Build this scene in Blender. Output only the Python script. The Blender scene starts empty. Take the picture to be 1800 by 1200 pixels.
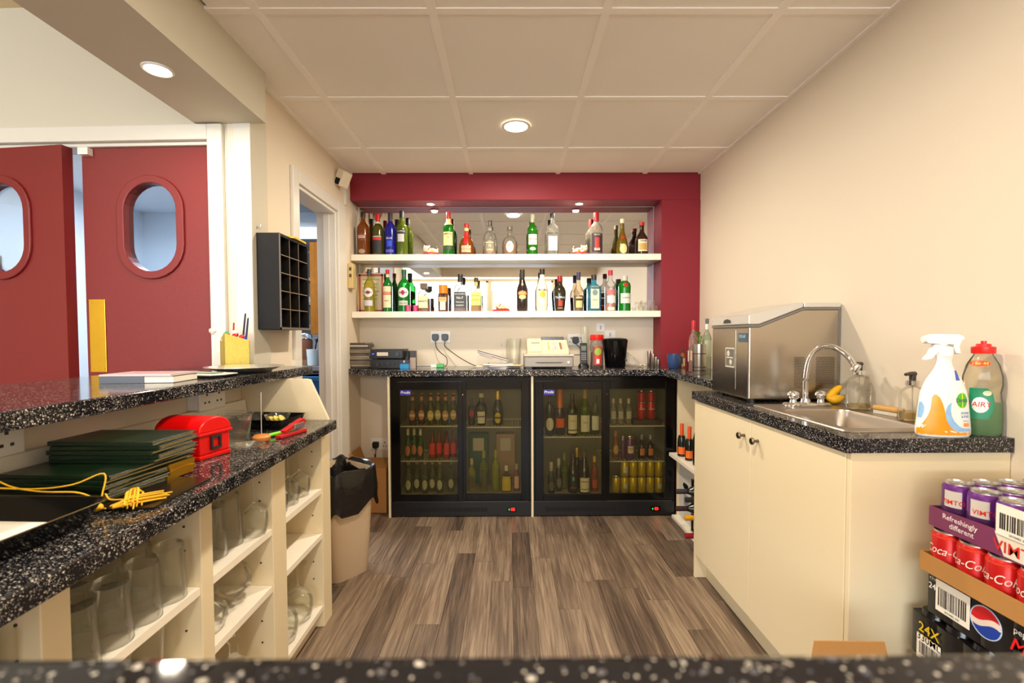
import bpy, bmesh, math, random
from mathutils import Matrix, Vector
random.seed(7)
R = math.radians
PI = math.pi
SC = bpy.context.scene
COL = SC.collection

# ------------------------------------------------------------------ camera
CAM_H = 1.185
F_PX, PITCH, ROLL, YAW, PP_Y = 832.3, .0311, -.0033, .0046, 615.5
cam = bpy.data.cameras.new('camera')
cam.sensor_width = 36.0
cam.lens = F_PX / 1800 * 36
cam.shift_y = (PP_Y - 600) / 1800
cam.clip_start = .02
cam.dof.use_dof = True
cam.dof.focus_distance = 2.2
cam.dof.aperture_fstop = 5.6
cam_o = bpy.data.objects.new('camera', cam)
COL.objects.link(cam_o)
SC.camera = cam_o
cam_o.location = (0, 0, CAM_H)
cam_o.matrix_world = (Matrix.Translation((0, 0, CAM_H)) @ Matrix.Rotation(-YAW, 4, 'Z')
                      @ Matrix.Rotation(PI / 2 - PITCH, 4, 'X') @ Matrix.Rotation(ROLL, 4, 'Z'))

# ------------------------------------------------------------------ view, world, big lights
SC.view_settings.view_transform = 'Standard'
SC.view_settings.look = 'None'
SC.view_settings.exposure = 0.38
SC.view_settings.gamma = 1
SC.view_settings.use_curve_mapping = False
SC.cycles.max_bounces = 9
SC.cycles.diffuse_bounces = 5
SC.cycles.glossy_bounces = 5
SC.cycles.transmission_bounces = 8
SC.cycles.transparent_max_bounces = 32
SC.cycles.caustics_reflective = False
SC.cycles.caustics_refractive = False
SC.cycles.sample_clamp_indirect = 4
w = bpy.data.worlds.new('world')
SC.world = w
w.use_nodes = True
w.node_tree.nodes['Background'].inputs[0].default_value = (.80, .90, 1.0, 1)
w.node_tree.nodes['Background'].inputs[1].default_value = 3.0


def area_light(name, loc, size, power, col, size_y=None, rot=(0, 0, 0), shape='DISK', spread=180):
    l = bpy.data.lights.new(name, 'AREA')
    l.shape = shape
    l.size = size
    if size_y:
        l.size_y = size_y
    l.energy = power
    l.color = col
    l.spread = R(spread)
    o = bpy.data.objects.new(name, l)
    o.location = loc
    o.rotation_euler = rot
    COL.objects.link(o)
    return o


WARM = (1.0, .87, .70)
COOL = (.84, .92, 1.0)
# daylight through the hall's windows behind the camera (windows are built below)
for x_, w_ in ((-4.1, 2.3), (-1.7, 2.28), (.33, 1.5)):
    area_light('window_daylight', (x_, -5.05, 1.67), w_, 40 * w_, (.88, .94, 1.0), 1.74, (R(-90), 0, 0), 'RECTANGLE').rotation_euler = (R(90), 0, 0)
CEIL_LAMPS = [(.037, 2.557, 2.298, .062, 21), (.04, .75, 2.298, .062, 24)]
BEAM_LAMPS = [(-1.19, 1.639, 2.09, .038, 5.5), (-1.19, .13, 2.09, .038, 8)]
NICHE_LAMPS = [(-.558, 3.39, 2.12, .024, 2.6), (.496, 3.39, 2.12, .024, 2.6)]
for x_, y_, z_, r_, p_ in CEIL_LAMPS + BEAM_LAMPS + NICHE_LAMPS:
    area_light('lamp_light', (x_, y_, z_ - .012), r_ * 1.7, p_, WARM)
for x_, y_ in ((-2.6, .4), (-2.6, -2.6), (.8, -2.6)):
    area_light('hall_fill_light', (x_, y_, 2.57), .3, 10, (1, .84, .64))  # unseen fill lights added in the hall, no fittings built for them
area_light('kitchen_tube_light', (-2.3, 3.6, 2.36), 1.2, 62, COOL, .1, (0, 0, 0), 'RECTANGLE')


# ------------------------------------------------------------------ materials
def lin(c):
    return tuple(((v / 255) / 12.92 if v / 255 <= .04045 else ((v / 255 + .055) / 1.055) ** 2.4) for v in c) + (1,)


MATS = {}


def mat(name, col=(200, 200, 200), rough=.5, metal=0.0, spec=.5, emit=0, bump=0, bscale=60, var=0, vscale=8, coat=0, aniso=0):
    if name in MATS:
        return MATS[name]
    m = bpy.data.materials.new(name)
    m.use_nodes = True
    nt = m.node_tree
    b = nt.nodes['Principled BSDF']
    c = lin(col)
    b.inputs['Base Color'].default_value = c
    b.inputs['Roughness'].default_value = rough
    b.inputs['Metallic'].default_value = metal
    b.inputs['Specular IOR Level'].default_value = spec
    b.inputs['Coat Weight'].default_value = coat
    if emit:
        b.inputs['Emission Color'].default_value = c
        b.inputs['Emission Strength'].default_value = emit
    tc = nt.nodes.new('ShaderNodeTexCoord')
    if var:
        n = nt.nodes.new('ShaderNodeTexNoise')
        n.inputs['Scale'].default_value = vscale
        n.inputs['Detail'].default_value = 4
        nt.links.new(tc.outputs['Object'], n.inputs['Vector'])
        mx = nt.nodes.new('ShaderNodeMix')
        mx.data_type = 'RGBA'
        mx.inputs['A'].default_value = tuple(v * (1 - var) for v in c[:3]) + (1,)
        mx.inputs['B'].default_value = tuple(min(1, v * (1 + var)) for v in c[:3]) + (1,)
        nt.links.new(n.outputs['Fac'], mx.inputs['Factor'])
        nt.links.new(mx.outputs['Result'], b.inputs['Base Color'])
    if bump:
        n2 = nt.nodes.new('ShaderNodeTexNoise')
        n2.inputs['Scale'].default_value = bscale
        n2.inputs['Detail'].default_value = 3
        nt.links.new(tc.outputs['Object'], n2.inputs['Vector'])
        bp = nt.nodes.new('ShaderNodeBump')
        bp.inputs['Strength'].default_value = bump
        bp.inputs['Distance'].default_value = .002
        nt.links.new(n2.outputs['Fac'], bp.inputs['Height'])
        nt.links.new(bp.outputs['Normal'], b.inputs['Normal'])
    MATS[name] = m
    return m


def thin_glass(name, tint=(250, 252, 250), body=0.0, rough=.03, refl=1.0, bodycol=None):
    """thin clear or tinted glass: transparent + fresnel gloss, plus a share of body colour"""
    if name in MATS:
        return MATS[name]
    m = bpy.data.materials.new(name)
    m.use_nodes = True
    nt = m.node_tree
    nt.nodes.remove(nt.nodes['Principled BSDF'])
    out = nt.nodes['Material Output']
    tr = nt.nodes.new('ShaderNodeBsdfTransparent')
    tr.inputs[0].default_value = lin(tint)
    gl = nt.nodes.new('ShaderNodeBsdfGlossy')
    gl.inputs['Roughness'].default_value = rough
    gl.inputs['Color'].default_value = (1, 1, 1, 1)
    lw = nt.nodes.new('ShaderNodeLayerWeight')
    lw.inputs['Blend'].default_value = .2
    mul = nt.nodes.new('ShaderNodeMath')
    mul.operation = 'MULTIPLY'
    mul.inputs[1].default_value = refl
    mul.use_clamp = True
    nt.links.new(lw.outputs['Fresnel'], mul.inputs[0])
    base = tr.outputs[0]
    if body > 0:
        df = nt.nodes.new('ShaderNodeBsdfPrincipled')
        df.inputs['Base Color'].default_value = lin(bodycol or tint)
        df.inputs['Roughness'].default_value = .15
        mb_ = nt.nodes.new('ShaderNodeMixShader')
        mb_.inputs[0].default_value = body
        nt.links.new(tr.outputs[0], mb_.inputs[1])
        nt.links.new(df.outputs[0], mb_.inputs[2])
        base = mb_.outputs[0]
    mx = nt.nodes.new('ShaderNodeMixShader')
    nt.links.new(mul.outputs[0], mx.inputs[0])
    nt.links.new(base, mx.inputs[1])
    nt.links.new(gl.outputs[0], mx.inputs[2])
    nt.links.new(mx.outputs[0], out.inputs['Surface'])
    MATS[name] = m
    return m


def col_mat(c, rough=.5):
    return mat('paint_%d_%d_%d_%d' % (c[0], c[1], c[2], int(rough * 10)), c, rough)


def speckle(name, scale, base=(22, 22, 26), rough=.12, thr=.34):
    """black laminate with pale flecks"""
    m = mat(name, base, rough)
    nt = m.node_tree
    b = nt.nodes['Principled BSDF']
    tc = nt.nodes['Texture Coordinate']
    prev = None
    for k, (s, t, keep) in enumerate(((scale, thr, .55), (scale * 2.1, thr, .5))):
        nz = nt.nodes.new('ShaderNodeTexNoise')
        nz.inputs['Scale'].default_value = s * 1.3
        nt.links.new(tc.outputs['Object'], nz.inputs['Vector'])
        ad = nt.nodes.new('ShaderNodeVectorMath')
        ad.operation = 'MULTIPLY_ADD'
        ad.inputs[1].default_value = (.012 * 60 / s,) * 3
        nt.links.new(nz.outputs['Color'], ad.inputs[0])
        nt.links.new(tc.outputs['Object'], ad.inputs[2])
        v = nt.nodes.new('ShaderNodeTexVoronoi')
        v.inputs['Scale'].default_value = s
        nt.links.new(ad.outputs[0], v.inputs['Vector'])
        lt = nt.nodes.new('ShaderNodeMath')
        lt.operation = 'LESS_THAN'
        lt.inputs[1].default_value = t
        nt.links.new(v.outputs['Distance'], lt.inputs[0])
        sp = nt.nodes.new('ShaderNodeSeparateColor')
        nt.links.new(v.outputs['Color'], sp.inputs[0])
        gt = nt.nodes.new('ShaderNodeMath')
        gt.operation = 'GREATER_THAN'
        gt.inputs[1].default_value = 1 - keep
        nt.links.new(sp.outputs[0], gt.inputs[0])
        mu = nt.nodes.new('ShaderNodeMath')
        mu.operation = 'MULTIPLY'
        nt.links.new(lt.outputs[0], mu.inputs[0])
        nt.links.new(gt.outputs[0], mu.inputs[1])
        rp = nt.nodes.new('ShaderNodeValToRGB')
        e = rp.color_ramp.elements
        e[0].color = lin((70, 76, 92)); e[1].color = lin((214, 208, 196))
        x = e.new(.45); x.color = lin((120, 112, 104))
        nt.links.new(sp.outputs[1], rp.inputs[0])
        mx = nt.nodes.new('ShaderNodeMix')
        mx.data_type = 'RGBA'
        mx.inputs['A'].default_value = lin(base)
        if prev:
            nt.links.new(prev, mx.inputs['A'])
        nt.links.new(mu.outputs[0], mx.inputs['Factor'])
        nt.links.new(rp.outputs[0], mx.inputs['B'])
        prev = mx.outputs['Result']
    nt.links.new(prev, b.inputs['Base Color'])
    return m


def wood_floor():
    m = mat('floor_planks', (105, 92, 80), .42)
    nt = m.node_tree
    b = nt.nodes['Principled BSDF']
    tc = nt.nodes['Texture Coordinate']
    oi = nt.nodes.new('ShaderNodeObjectInfo')
    off = nt.nodes.new('ShaderNodeVectorMath')
    off.operation = 'SCALE'
    off.inputs[0].default_value = (13, 27, 5)
    nt.links.new(oi.outputs['Random'], off.inputs['Scale'])
    add = nt.nodes.new('ShaderNodeVectorMath')
    nt.links.new(tc.outputs['Object'], add.inputs[0])
    nt.links.new(off.outputs[0], add.inputs[1])
    def noise(sc, det, dist, rough=.6):
        mp = nt.nodes.new('ShaderNodeMapping')
        mp.inputs['Scale'].default_value = sc
        nt.links.new(add.outputs[0], mp.inputs['Vector'])
        n = nt.nodes.new('ShaderNodeTexNoise')
        n.inputs['Scale'].default_value = 1
        n.inputs['Detail'].default_value = det
        n.inputs['Roughness'].default_value = rough
        n.inputs['Distortion'].default_value = dist
        nt.links.new(mp.outputs[0], n.inputs['Vector'])
        return n.outputs['Fac']

    def madd(x, k, y):
        q = nt.nodes.new('ShaderNodeMath')
        q.operation = 'MULTIPLY_ADD'
        nt.links.new(x, q.inputs[0])
        q.inputs[1].default_value = k
        if hasattr(y, 'links'):
            nt.links.new(y, q.inputs[2])
        else:
            q.inputs[2].default_value = y
        return q.outputs[0]
    f = madd(noise((170, 5, 1), 5, .3), .42, madd(noise((34, 1.8, 1), 4, 1.2), .50, madd(noise((7, 1.1, 1), 2, .5), .20, madd(oi.outputs['Random'], .17, -.15))))
    rp = nt.nodes.new('ShaderNodeValToRGB')
    e = rp.color_ramp.elements
    e[0].position = .33; e[0].color = lin((66, 53, 44))
    e[1].position = .70; e[1].color = lin((160, 140, 116))
    x = e.new(.50); x.color = lin((110, 92, 76))
    nt.links.new(f, rp.inputs[0])
    nt.links.new(rp.outputs[0], b.inputs['Base Color'])
    return m


M_WALL = mat('wall_paint', (226, 213, 192), .8, bump=.15, bscale=180)
M_WALLW = mat('white_wall_paint', (206, 200, 182), .8, bump=.1, bscale=160)
M_CEIL = mat('ceiling_tile', (246, 240, 232), .9, bump=.3, bscale=220, var=.03, vscale=3)
M_BAR = mat('ceiling_grid', (252, 246, 238), .7)
M_RED = mat('red_wall_paint', (134, 18, 36), .6, bump=.12, bscale=160)
M_DOOR = mat('red_door_paint', (122, 32, 32), .42, bump=.25, bscale=420)
M_TRIM = mat('white_gloss_paint', (222, 218, 208), .35)
M_MEL = mat('cream_melamine', (230, 214, 178), .45)
M_SHELFW = mat('white_melamine', (244, 236, 218), .4)
M_TOP = speckle('speckled_worktop', 190)
M_TOPN = speckle('speckled_bar_top', 150, rough=.04, thr=.27)
M_TOPB = speckle('speckled_back_worktop', 105, (20, 22, 30), thr=.36)
M_FLOOR = wood_floor()
M_GROUT = mat('floor_base', (52, 44, 38), .7)
M_HALLF = mat('hall_floor', (176, 150, 124), .6, var=.1)
M_MIRROR = mat('mirror_silver', (236, 240, 242), .0, 1.0)
M_STEEL = mat('brushed_steel', (196, 188, 176), .28, 1.0, bump=.05, bscale=300)
M_STEELD = mat('sink_steel', (178, 168, 156), .32, 1.0)
M_CHROME = mat('chrome', (225, 225, 228), .08, 1.0)
M_BLACK = mat('black_plastic', (14, 14, 15), .35)
M_BLACKG = mat('black_gloss', (7, 7, 8), .14, spec=.3)
M_SILVER = mat('tray_silver', (236, 232, 224), .2, .75)
M_BRASS = mat('brass', (226, 180, 60), .28, 1.0, var=.15, vscale=14)
M_GLASS = thin_glass('clear_glass', (248, 250, 246), 0)
M_GLASSW = thin_glass('glassware', (254, 254, 252), .03, .05, .62, (250, 250, 236))
M_FGLASS = thin_glass('fridge_glass', (236, 232, 214), .06, .04, .6, (110, 104, 84))
M_WHITE = mat('white_plastic', (238, 236, 230), .4)
M_LAMP = mat('lamp_glow', (255, 236, 205), .5, emit=14)
M_CARD = mat('cardboard', (176, 126, 66), .8, bump=.15, bscale=90)
M_PAPER = mat('paper', (240, 234, 220), .8)


# ------------------------------------------------------------------ mesh builder
TEXT_CACHE = {}


def text_mesh(s, bold=False):
    key = (s, bold)
    if key not in TEXT_CACHE:
        c = bpy.data.curves.new('t', 'FONT')
        c.body = s
        c.size = 1
        c.resolution_u = 3
        c.align_x = 'CENTER'
        c.align_y = 'CENTER'
        if bold:
            c.offset = .009
        o = bpy.data.objects.new('t', c)
        me = bpy.data.meshes.new_from_object(o)
        vs = [v.co.copy() for v in me.vertices]
        fs = [tuple(p.vertices) for p in me.polygons]
        bpy.data.objects.remove(o)
        bpy.data.curves.remove(c)
        bpy.data.meshes.remove(me)
        TEXT_CACHE[key] = (vs, fs)
    return TEXT_CACHE[key]


def sect(t, p=2.0):
    c, s = math.cos(t), math.sin(t)
    e = 2.0 / p
    return math.copysign(abs(c) ** e, c), math.copysign(abs(s) ** e, s)


class MB:
    def __init__(self):
        self.v, self.f = [], []

    def add(self, vs, fs, M=None):
        n = len(self.v)
        self.v += [tuple(M @ Vector(x)) if M else tuple(x) for x in vs]
        self.f += [tuple(i + n for i in f) for f in fs]
        return self

    def box(self, x0, y0, z0, x1, y1, z1, M=None):
        vs = [(x, y, z) for z in (z0, z1) for y in (y0, y1) for x in (x0, x1)]
        return self.add(vs, [(0, 2, 3, 1), (4, 5, 7, 6), (0, 1, 5, 4), (2, 6, 7, 3), (0, 4, 6, 2), (1, 3, 7, 5)], M)

    def cbox(self, c, s, M=None):
        return self.box(c[0] - s[0] / 2, c[1] - s[1] / 2, c[2] - s[2] / 2, c[0] + s[0] / 2, c[1] + s[1] / 2, c[2] + s[2] / 2, M)

    def prism(self, poly, a, b, axis='z', M=None):
        def P(p, h):
            return (p[0], p[1], h) if axis == 'z' else ((p[0], h, p[1]) if axis == 'y' else (h, p[0], p[1]))
        n = len(poly)
        vs = [P(p, a) for p in poly] + [P(p, b) for p in poly]
        fs = [tuple(range(n - 1, -1, -1)), tuple(range(n, 2 * n))]
        fs += [(i, (i + 1) % n, n + (i + 1) % n, n + i) for i in range(n)]
        return self.add(vs, fs, M)

    def lathe(self, prof, n=20, c=(0, 0, 0), p=2.0, dr=1.0, M=None, close=True):
        vs, fs = [], []
        for r, z in prof:
            for k in range(n):
                a = 2 * PI * (k + .5) / n
                x, y = sect(a, p)
                vs.append((c[0] + r * x, c[1] + r * y * dr, c[2] + z))
        for i in range(len(prof) - 1):
            for k in range(n):
                a, b = i * n + k, i * n + (k + 1) % n
                fs.append((a, b, b + n, a + n))
        if close:
            if prof[0][0] > 1e-5:
                fs.append(tuple(range(n - 1, -1, -1)))
            if prof[-1][0] > 1e-5:
                fs.append(tuple((len(prof) - 1) * n + k for k in range(n)))
        return self.add(vs, fs, M)

    def cyl(self, c, r, h, n=16, axis='z', r2=None):
        M = Matrix.Translation(c)
        if axis == 'y':
            M = M @ Matrix.Rotation(-PI / 2, 4, 'X')
        if axis == 'x':
            M = M @ Matrix.Rotation(PI / 2, 4, 'Y')
        return self.lathe([(r, 0), (r if r2 is None else r2, h)], n, M=M)

    def tube(self, pts, r, n=8, cap=True):
        pts = [Vector(p) for p in pts]
        vs, fs = [], []
        up = Vector((0, 0, 1))
        for i, p in enumerate(pts):
            d = (pts[min(i + 1, len(pts) - 1)] - pts[max(i - 1, 0)]).normalized()
            a = d.cross(up)
            if a.length < .05:
                a = d.cross(Vector((1, 0, 0)))
            a.normalize()
            b = d.cross(a).normalized()
            rr = r[i] if isinstance(r, (list, tuple)) else r
            for k in range(n):
                t = 2 * PI * k / n
                vs.append(p + a * math.cos(t) * rr + b * math.sin(t) * rr)
        for i in range(len(pts) - 1):
            for k in range(n):
                q, w_ = i * n + k, i * n + (k + 1) % n
                fs.append((q, w_, w_ + n, q + n))
        if cap:
            fs.append(tuple(range(n - 1, -1, -1)))
            fs.append(tuple((len(pts) - 1) * n + k for k in range(n)))
        return self.add(vs, fs)

    def ball(self, c, r, n=12, m=8, s=(1, 1, 1), M=None):
        prof = [(max(1e-6, r * math.sin(PI * i / m)), -r * math.cos(PI * i / m)) for i in range(m + 1)]
        vs0 = MB().lathe(prof, n, close=False)
        vs = [(c[0] + x * s[0], c[1] + y * s[1], c[2] + z * s[2]) for x, y, z in vs0.v]
        return self.add(vs, vs0.f, M)

    def text(self, s, size, fn, shear=0, bold=True, sx=1.0, arch=0):
        vs, fs = text_mesh(s, bold)
        out = []
        for v in vs:
            x, y = (v[0] + shear * v[1]) * size * sx, v[1] * size
            y += -arch * x * x
            out.append(fn(x, y))
        return self.add(out, fs)

    def mesh(self, name):
        me = bpy.data.meshes.new(name)
        me.from_pydata(self.v, [], self.f)
        bm = bmesh.new()
        bm.from_mesh(me)
        bmesh.ops.recalc_face_normals(bm, faces=bm.faces)
        bm.to_mesh(me)
        bm.free()
        return me


def wloc(o):
    v = Vector((0, 0, 0))
    while o:
        v += o.location
        o = o.parent
    return v


def part(name, mb, m, parent=None, local=False, smooth=False, bevel=0, label=None, kind=None, orig=None, seg=2):
    if parent is not None and not local:
        w_ = wloc(parent)
        mb.v = [(x - w_.x, y - w_.y, z - w_.z) for x, y, z in mb.v]
    if orig is not None:
        mb.v = [(x - orig[0], y - orig[1], z - orig[2]) for x, y, z in mb.v]
    me = mb.mesh(name) if isinstance(mb, MB) else mb
    if smooth:
        me.shade_smooth()
        me.set_sharp_from_angle(angle=R(38))
    for q in (m if isinstance(m, (list, tuple)) else [m]):
        me.materials.append(q)
    o = bpy.data.objects.new(name, me)
    if orig is not None:
        o.location = orig
    COL.objects.link(o)
    if parent is not None:
        o.parent = parent
    if bevel:
        bv = o.modifiers.new('bevel', 'BEVEL')
        bv.width = bevel
        bv.segments = seg
        bv.limit_method = 'ANGLE'
        bv.angle_limit = R(50)
    if label:
        o['label'] = label
    if kind:
        o['kind'] = kind
    return o


def tag(o, label, cat, group=None):
    o['label'] = label
    o['category'] = cat
    if group:
        o['group'] = group
    return o


def thing(name, label, cat, loc=(0, 0, 0), rotz=0, group=None):
    o = bpy.data.objects.new(name, None)
    o.empty_display_size = .05
    COL.objects.link(o)
    o.location = loc
    o.rotation_euler = (0, 0, rotz)
    return tag(o, label, cat, group)


def solo(name, mb, m, label, cat, group=None, base=None, **k):
    if base is None:
        xs = [v[0] for v in mb.v]; ys = [v[1] for v in mb.v]; zs = [v[2] for v in mb.v]
        base = ((min(xs) + max(xs)) / 2, (min(ys) + max(ys)) / 2, min(zs))
    o = part(name, mb, m, None, orig=base, **k)
    return tag(o, label, cat, group)


def struct(name, mb, m, parent=None, **k):
    return part(name, mb, m, parent, kind=None if parent else 'structure', **k)


def ray(u, v):
    """direction of the camera ray through pixel (u, v) of the 1800 x 1200 frame"""
    c, s = math.cos(-ROLL), math.sin(-ROLL)
    a, b = u - 900, v - PP_Y
    a, b = c * a - s * b, s * a + c * b
    d = [a, F_PX, -b]
    c, s = math.cos(-PITCH), math.sin(-PITCH)
    y, z = c * d[1] - s * d[2], s * d[1] + c * d[2]
    c, s = math.cos(-YAW), math.sin(-YAW)
    return c * d[0] - s * y, s * d[0] + c * y, z


def atY(u, v, Y):
    d = ray(u, v)
    k = Y / d[1]
    return d[0] * k, Y, CAM_H + d[2] * k


def atZ(u, v, Z):
    d = ray(u, v)
    k = (Z - CAM_H) / d[2]
    return d[0] * k, d[1] * k, Z


def interp(prof, z):
    for (r0, z0), (r1, z1) in zip(prof, prof[1:]):
        if z0 <= z <= z1 and z1 > z0:
            return r0 + (r1 - r0) * (z - z0) / (z1 - z0)
    return prof[-1][0]


def wrapf(prof, p=2.0, dr=1.0, off=.0007, mid=-PI / 2):
    """maps (arc x, height z) to a point just outside a lathed surface facing -Y"""
    def fn(x, z):
        r = interp(prof, z) + off
        rm = max(r, 1e-4)
        if p > 3:
            lim = rm * .93
            xx = max(-lim, min(lim, x))
            yy = -(max(0.0, 1 - abs(xx / rm) ** p)) ** (1 / p) * rm * dr
            return (xx, yy - off * .5, z)
        a = mid + x / rm
        return (rm * math.cos(a), rm * dr * math.sin(a), z)
    return fn


def patch(fn, w_, z0, z1, shape='rect', nx=10, nz=6):
    mb = MB()
    vs, fs = [], []
    if shape == 'rect':
        for j in range(nz + 1):
            for i in range(nx + 1):
                vs.append(fn(-w_ / 2 + w_ * i / nx, z0 + (z1 - z0) * j / nz))
        for j in range(nz):
            for i in range(nx):
                a = j * (nx + 1) + i
                fs.append((a, a + 1, a + nx + 2, a + nx + 1))
    else:
        zc, hz = (z0 + z1) / 2, (z1 - z0) / 2
        vs.append(fn(0, zc))
        K, N = 3, 16
        for j in range(1, K + 1):
            for i in range(N):
                t = 2 * PI * i / N
                vs.append(fn(w_ / 2 * j / K * math.cos(t), zc + hz * j / K * math.sin(t)))
        for i in range(N):
            fs.append((0, 1 + i, 1 + (i + 1) % N))
            for j in range(K - 1):
                a, b = 1 + j * N + i, 1 + j * N + (i + 1) % N
                fs.append((a, a + N, b + N, b))
    mb.add(vs, fs)
    return mb

# ================================================================== SETTING
XL, XR, YR, YM, ZC = -1.10, 1.325, 3.304, 3.48, 2.298
fl = struct('floor', MB().box(-6, -5.2, -.06, 1.5, 4.9, -.004), M_GROUT)
struct('floor_hall', MB().box(-6, -5.2, -.004, 1.325, .12, 0), M_HALLF)
PL = {}
for i in range(22):
    x0 = -1.09 + .1 * i
    y = .14 - random.random() * .5
    while y < 3.45:
        L = random.choice((.62, .78, .94))
        y1 = min(y + L, 3.47)
        ya = max(y, .14)
        if y1 - ya > .05:
            key = round(y1 - ya, 3)
            if key not in PL:
                q = MB().box(-.0494, .0006, -.004, .0494, key - .0006, 0).mesh('plank')
                q.materials.append(M_FLOOR)
                PL[key] = q
            o = bpy.data.objects.new('plank', PL[key])
            o.location = (x0 + .05, ya, 0)
            o.parent = fl
            COL.objects.link(o)
        y = y1

# ceiling of T-bars and lay-in tiles over the bar
ce = struct('ceiling', MB().box(-1.2, -.33, ZC + .03, 1.42, 3.6, ZC + .07), M_CEIL)
gx = [-1.035] + [-.864 + .6 * i for i in range(4)] + [XR]
gy = [-.33] + [-.136 + .6 * j for j in range(6)] + [YR]
for i in range(len(gx) - 1):
    for j in range(len(gy) - 1):
        xa = gx[i] if not (i == 0 and gy[j] > 1.6) else XL
        a = MB().box(xa + .013, gy[j] + .013, ZC + .004 + random.random() * .001, gx[i + 1] - .013, gy[j + 1] - .013, ZC + .018)
        struct('ceiling_tile', a, M_CEIL, ce, orig=((xa + gx[i + 1]) / 2, (gy[j] + gy[j + 1]) / 2, ZC), bevel=.002, seg=1)
for x in gx[1:-1]:
    struct('grid_bar', MB().box(x - .015, -.33, ZC, x + .015, YR, ZC + .012), M_BAR, ce)
for y in gy[1:-1]:
    struct('grid_bar', MB().box(XL if y > 1.7 else -1.035, y - .015, ZC + .0005, XR, y + .015, ZC + .012), M_BAR, ce)
struct('grid_bar', MB().box(XR - .02, -.33, ZC - .001, XR, YR, ZC + .01), M_BAR, ce)
struct('grid_bar', MB().box(XL, 2.06, ZC - .001, XL + .02, YR, ZC + .01), M_BAR, ce)

struct('wall_right', MB().box(XR, -5.2, 0, 1.45, 3.6, 2.75), M_WALL)
struct('wall_back', MB().box(-1.2, YM, 0, XR, 3.6, 2.34), M_WALL)
struct('lintel', MB().box(XL, YR, 2.12, XR, YM, ZC + .035), M_RED, bevel=.006)
struct('pillar', MB().box(1.055, YR, 0, XR, YM, 2.12), M_RED)
DY0, DY1, DZ = 2.473, 3.03, 1.975
wl = MB().box(-1.2, 2.05, 0, XL, DY0, ZC + .04).box(-1.2, DY1, 0, XL, YM, ZC + .04).box(-1.2, DY0, DZ, XL, DY1, ZC + .04)
struct('wall_left', wl, M_WALL)
tr = MB().box(XL, DY0 - .07, 0, XL + .018, DY0, DZ + .07).box(XL, DY1, 0, XL + .018, DY1 + .13, DZ + .07)
tr.box(XL, DY0, DZ, XL + .018, DY1, DZ + .07)
tr.box(-1.215, DY0, 0, XL + .004, DY0 + .02, DZ).box(-1.215, DY1 - .02, 0, XL + .004, DY1, DZ).box(-1.215, DY0 + .02, DZ - .02, XL + .004, DY1 - .02, DZ)
tr.box(-1.17, DY1 - .035, 0, -1.13, DY1 - .02, DZ - .02)
struct('trim_1', tr, M_TRIM, bevel=.004)
struct('ceiling_beam', MB().box(-1.335, -.33, 2.09, -1.035, 2.05, 2.66), M_WALLW)
struct('wall_header', MB().box(-1.335, -.43, 2.09, XR, -.33, 2.66), M_WALL)

# wall with the red double doors, a little askew to the room
MF = Matrix.Translation((XL, 2.05, 0)) @ Matrix.Rotation(-.04, 4, 'Z')
wf = MB().box(-.18, 0, 0, 0, .12, 2.66, MF).box(-1.39, 0, 2.02, -.18, .12, 2.66, MF).box(-4.95, 0, 0, -1.39, .12, 2.66, MF)
struct('wall_front', wf, M_WALLW)
tf = MB().box(-.18, -.022, 0, -.115, 0, 2.085, MF).box(-1.455, -.022, 0, -1.39, 0, 2.085, MF).box(-1.39, -.022, 2.02, -.18, 0, 2.085, MF)
tf.box(-1.39, 0, 2.005, -.18, .08, 2.02, MF)
struct('trim_2', tf, M_TRIM, bevel=.004)
struct('trim_3', MB().box(-.075, -.008, 0, -.0, 0, 2.09, MF), M_TRIM, bevel=.002)


def stadium(cx, cz, w_, h, n=14):
    r = w_ / 2
    k = h / 2 - r
    pts = [(cx + r * math.cos(PI * i / n), cz + k + r * math.sin(PI * i / n)) for i in range(n + 1)]
    pts += [(cx + r * math.cos(PI + PI * i / n), cz - k + r * math.sin(PI + PI * i / n)) for i in range(n + 1)]
    return pts


def ring_plate(outer, inner, y0, y1, M):
    """plate between two closed outlines with as many points each"""
    mb = MB()
    n = len(outer)
    vs = [(p[0], y, p[1]) for y in (y0, y1) for q in (outer, inner) for p in q]
    fs = []
    for i in range(n):
        j = (i + 1) % n
        fs += [(i, j, n + j, n + i), (2 * n + j, 2 * n + i, 3 * n + i, 3 * n + j),
               (i, 2 * n + i, 2 * n + j, j), (n + i, n + j, 3 * n + j, 3 * n + i)]
    return mb.add(vs, fs, M)


def rect_around(pts, x0, z0, x1, z1):
    cx, cz = (sum(p[0] for p in pts) / len(pts), sum(p[1] for p in pts) / len(pts))
    out = []
    for px, pz in pts:
        dx, dz = px - cx, pz - cz
        k = min(((x1 - cx) / dx if dx > 1e-9 else (x0 - cx) / dx if dx < -1e-9 else 1e9),
                ((z1 - cz) / dz if dz > 1e-9 else (z0 - cz) / dz if dz < -1e-9 else 1e9))
        out.append([cx + dx * k, cz + dz * k])
    for c in ((x0, z0), (x1, z0), (x1, z1), (x0, z1)):
        i = min(range(len(out)), key=lambda q: (out[q][0] - c[0]) ** 2 + (out[q][1] - c[1]) ** 2)
        out[i] = list(c)
    return [tuple(p) for p in out]


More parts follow.
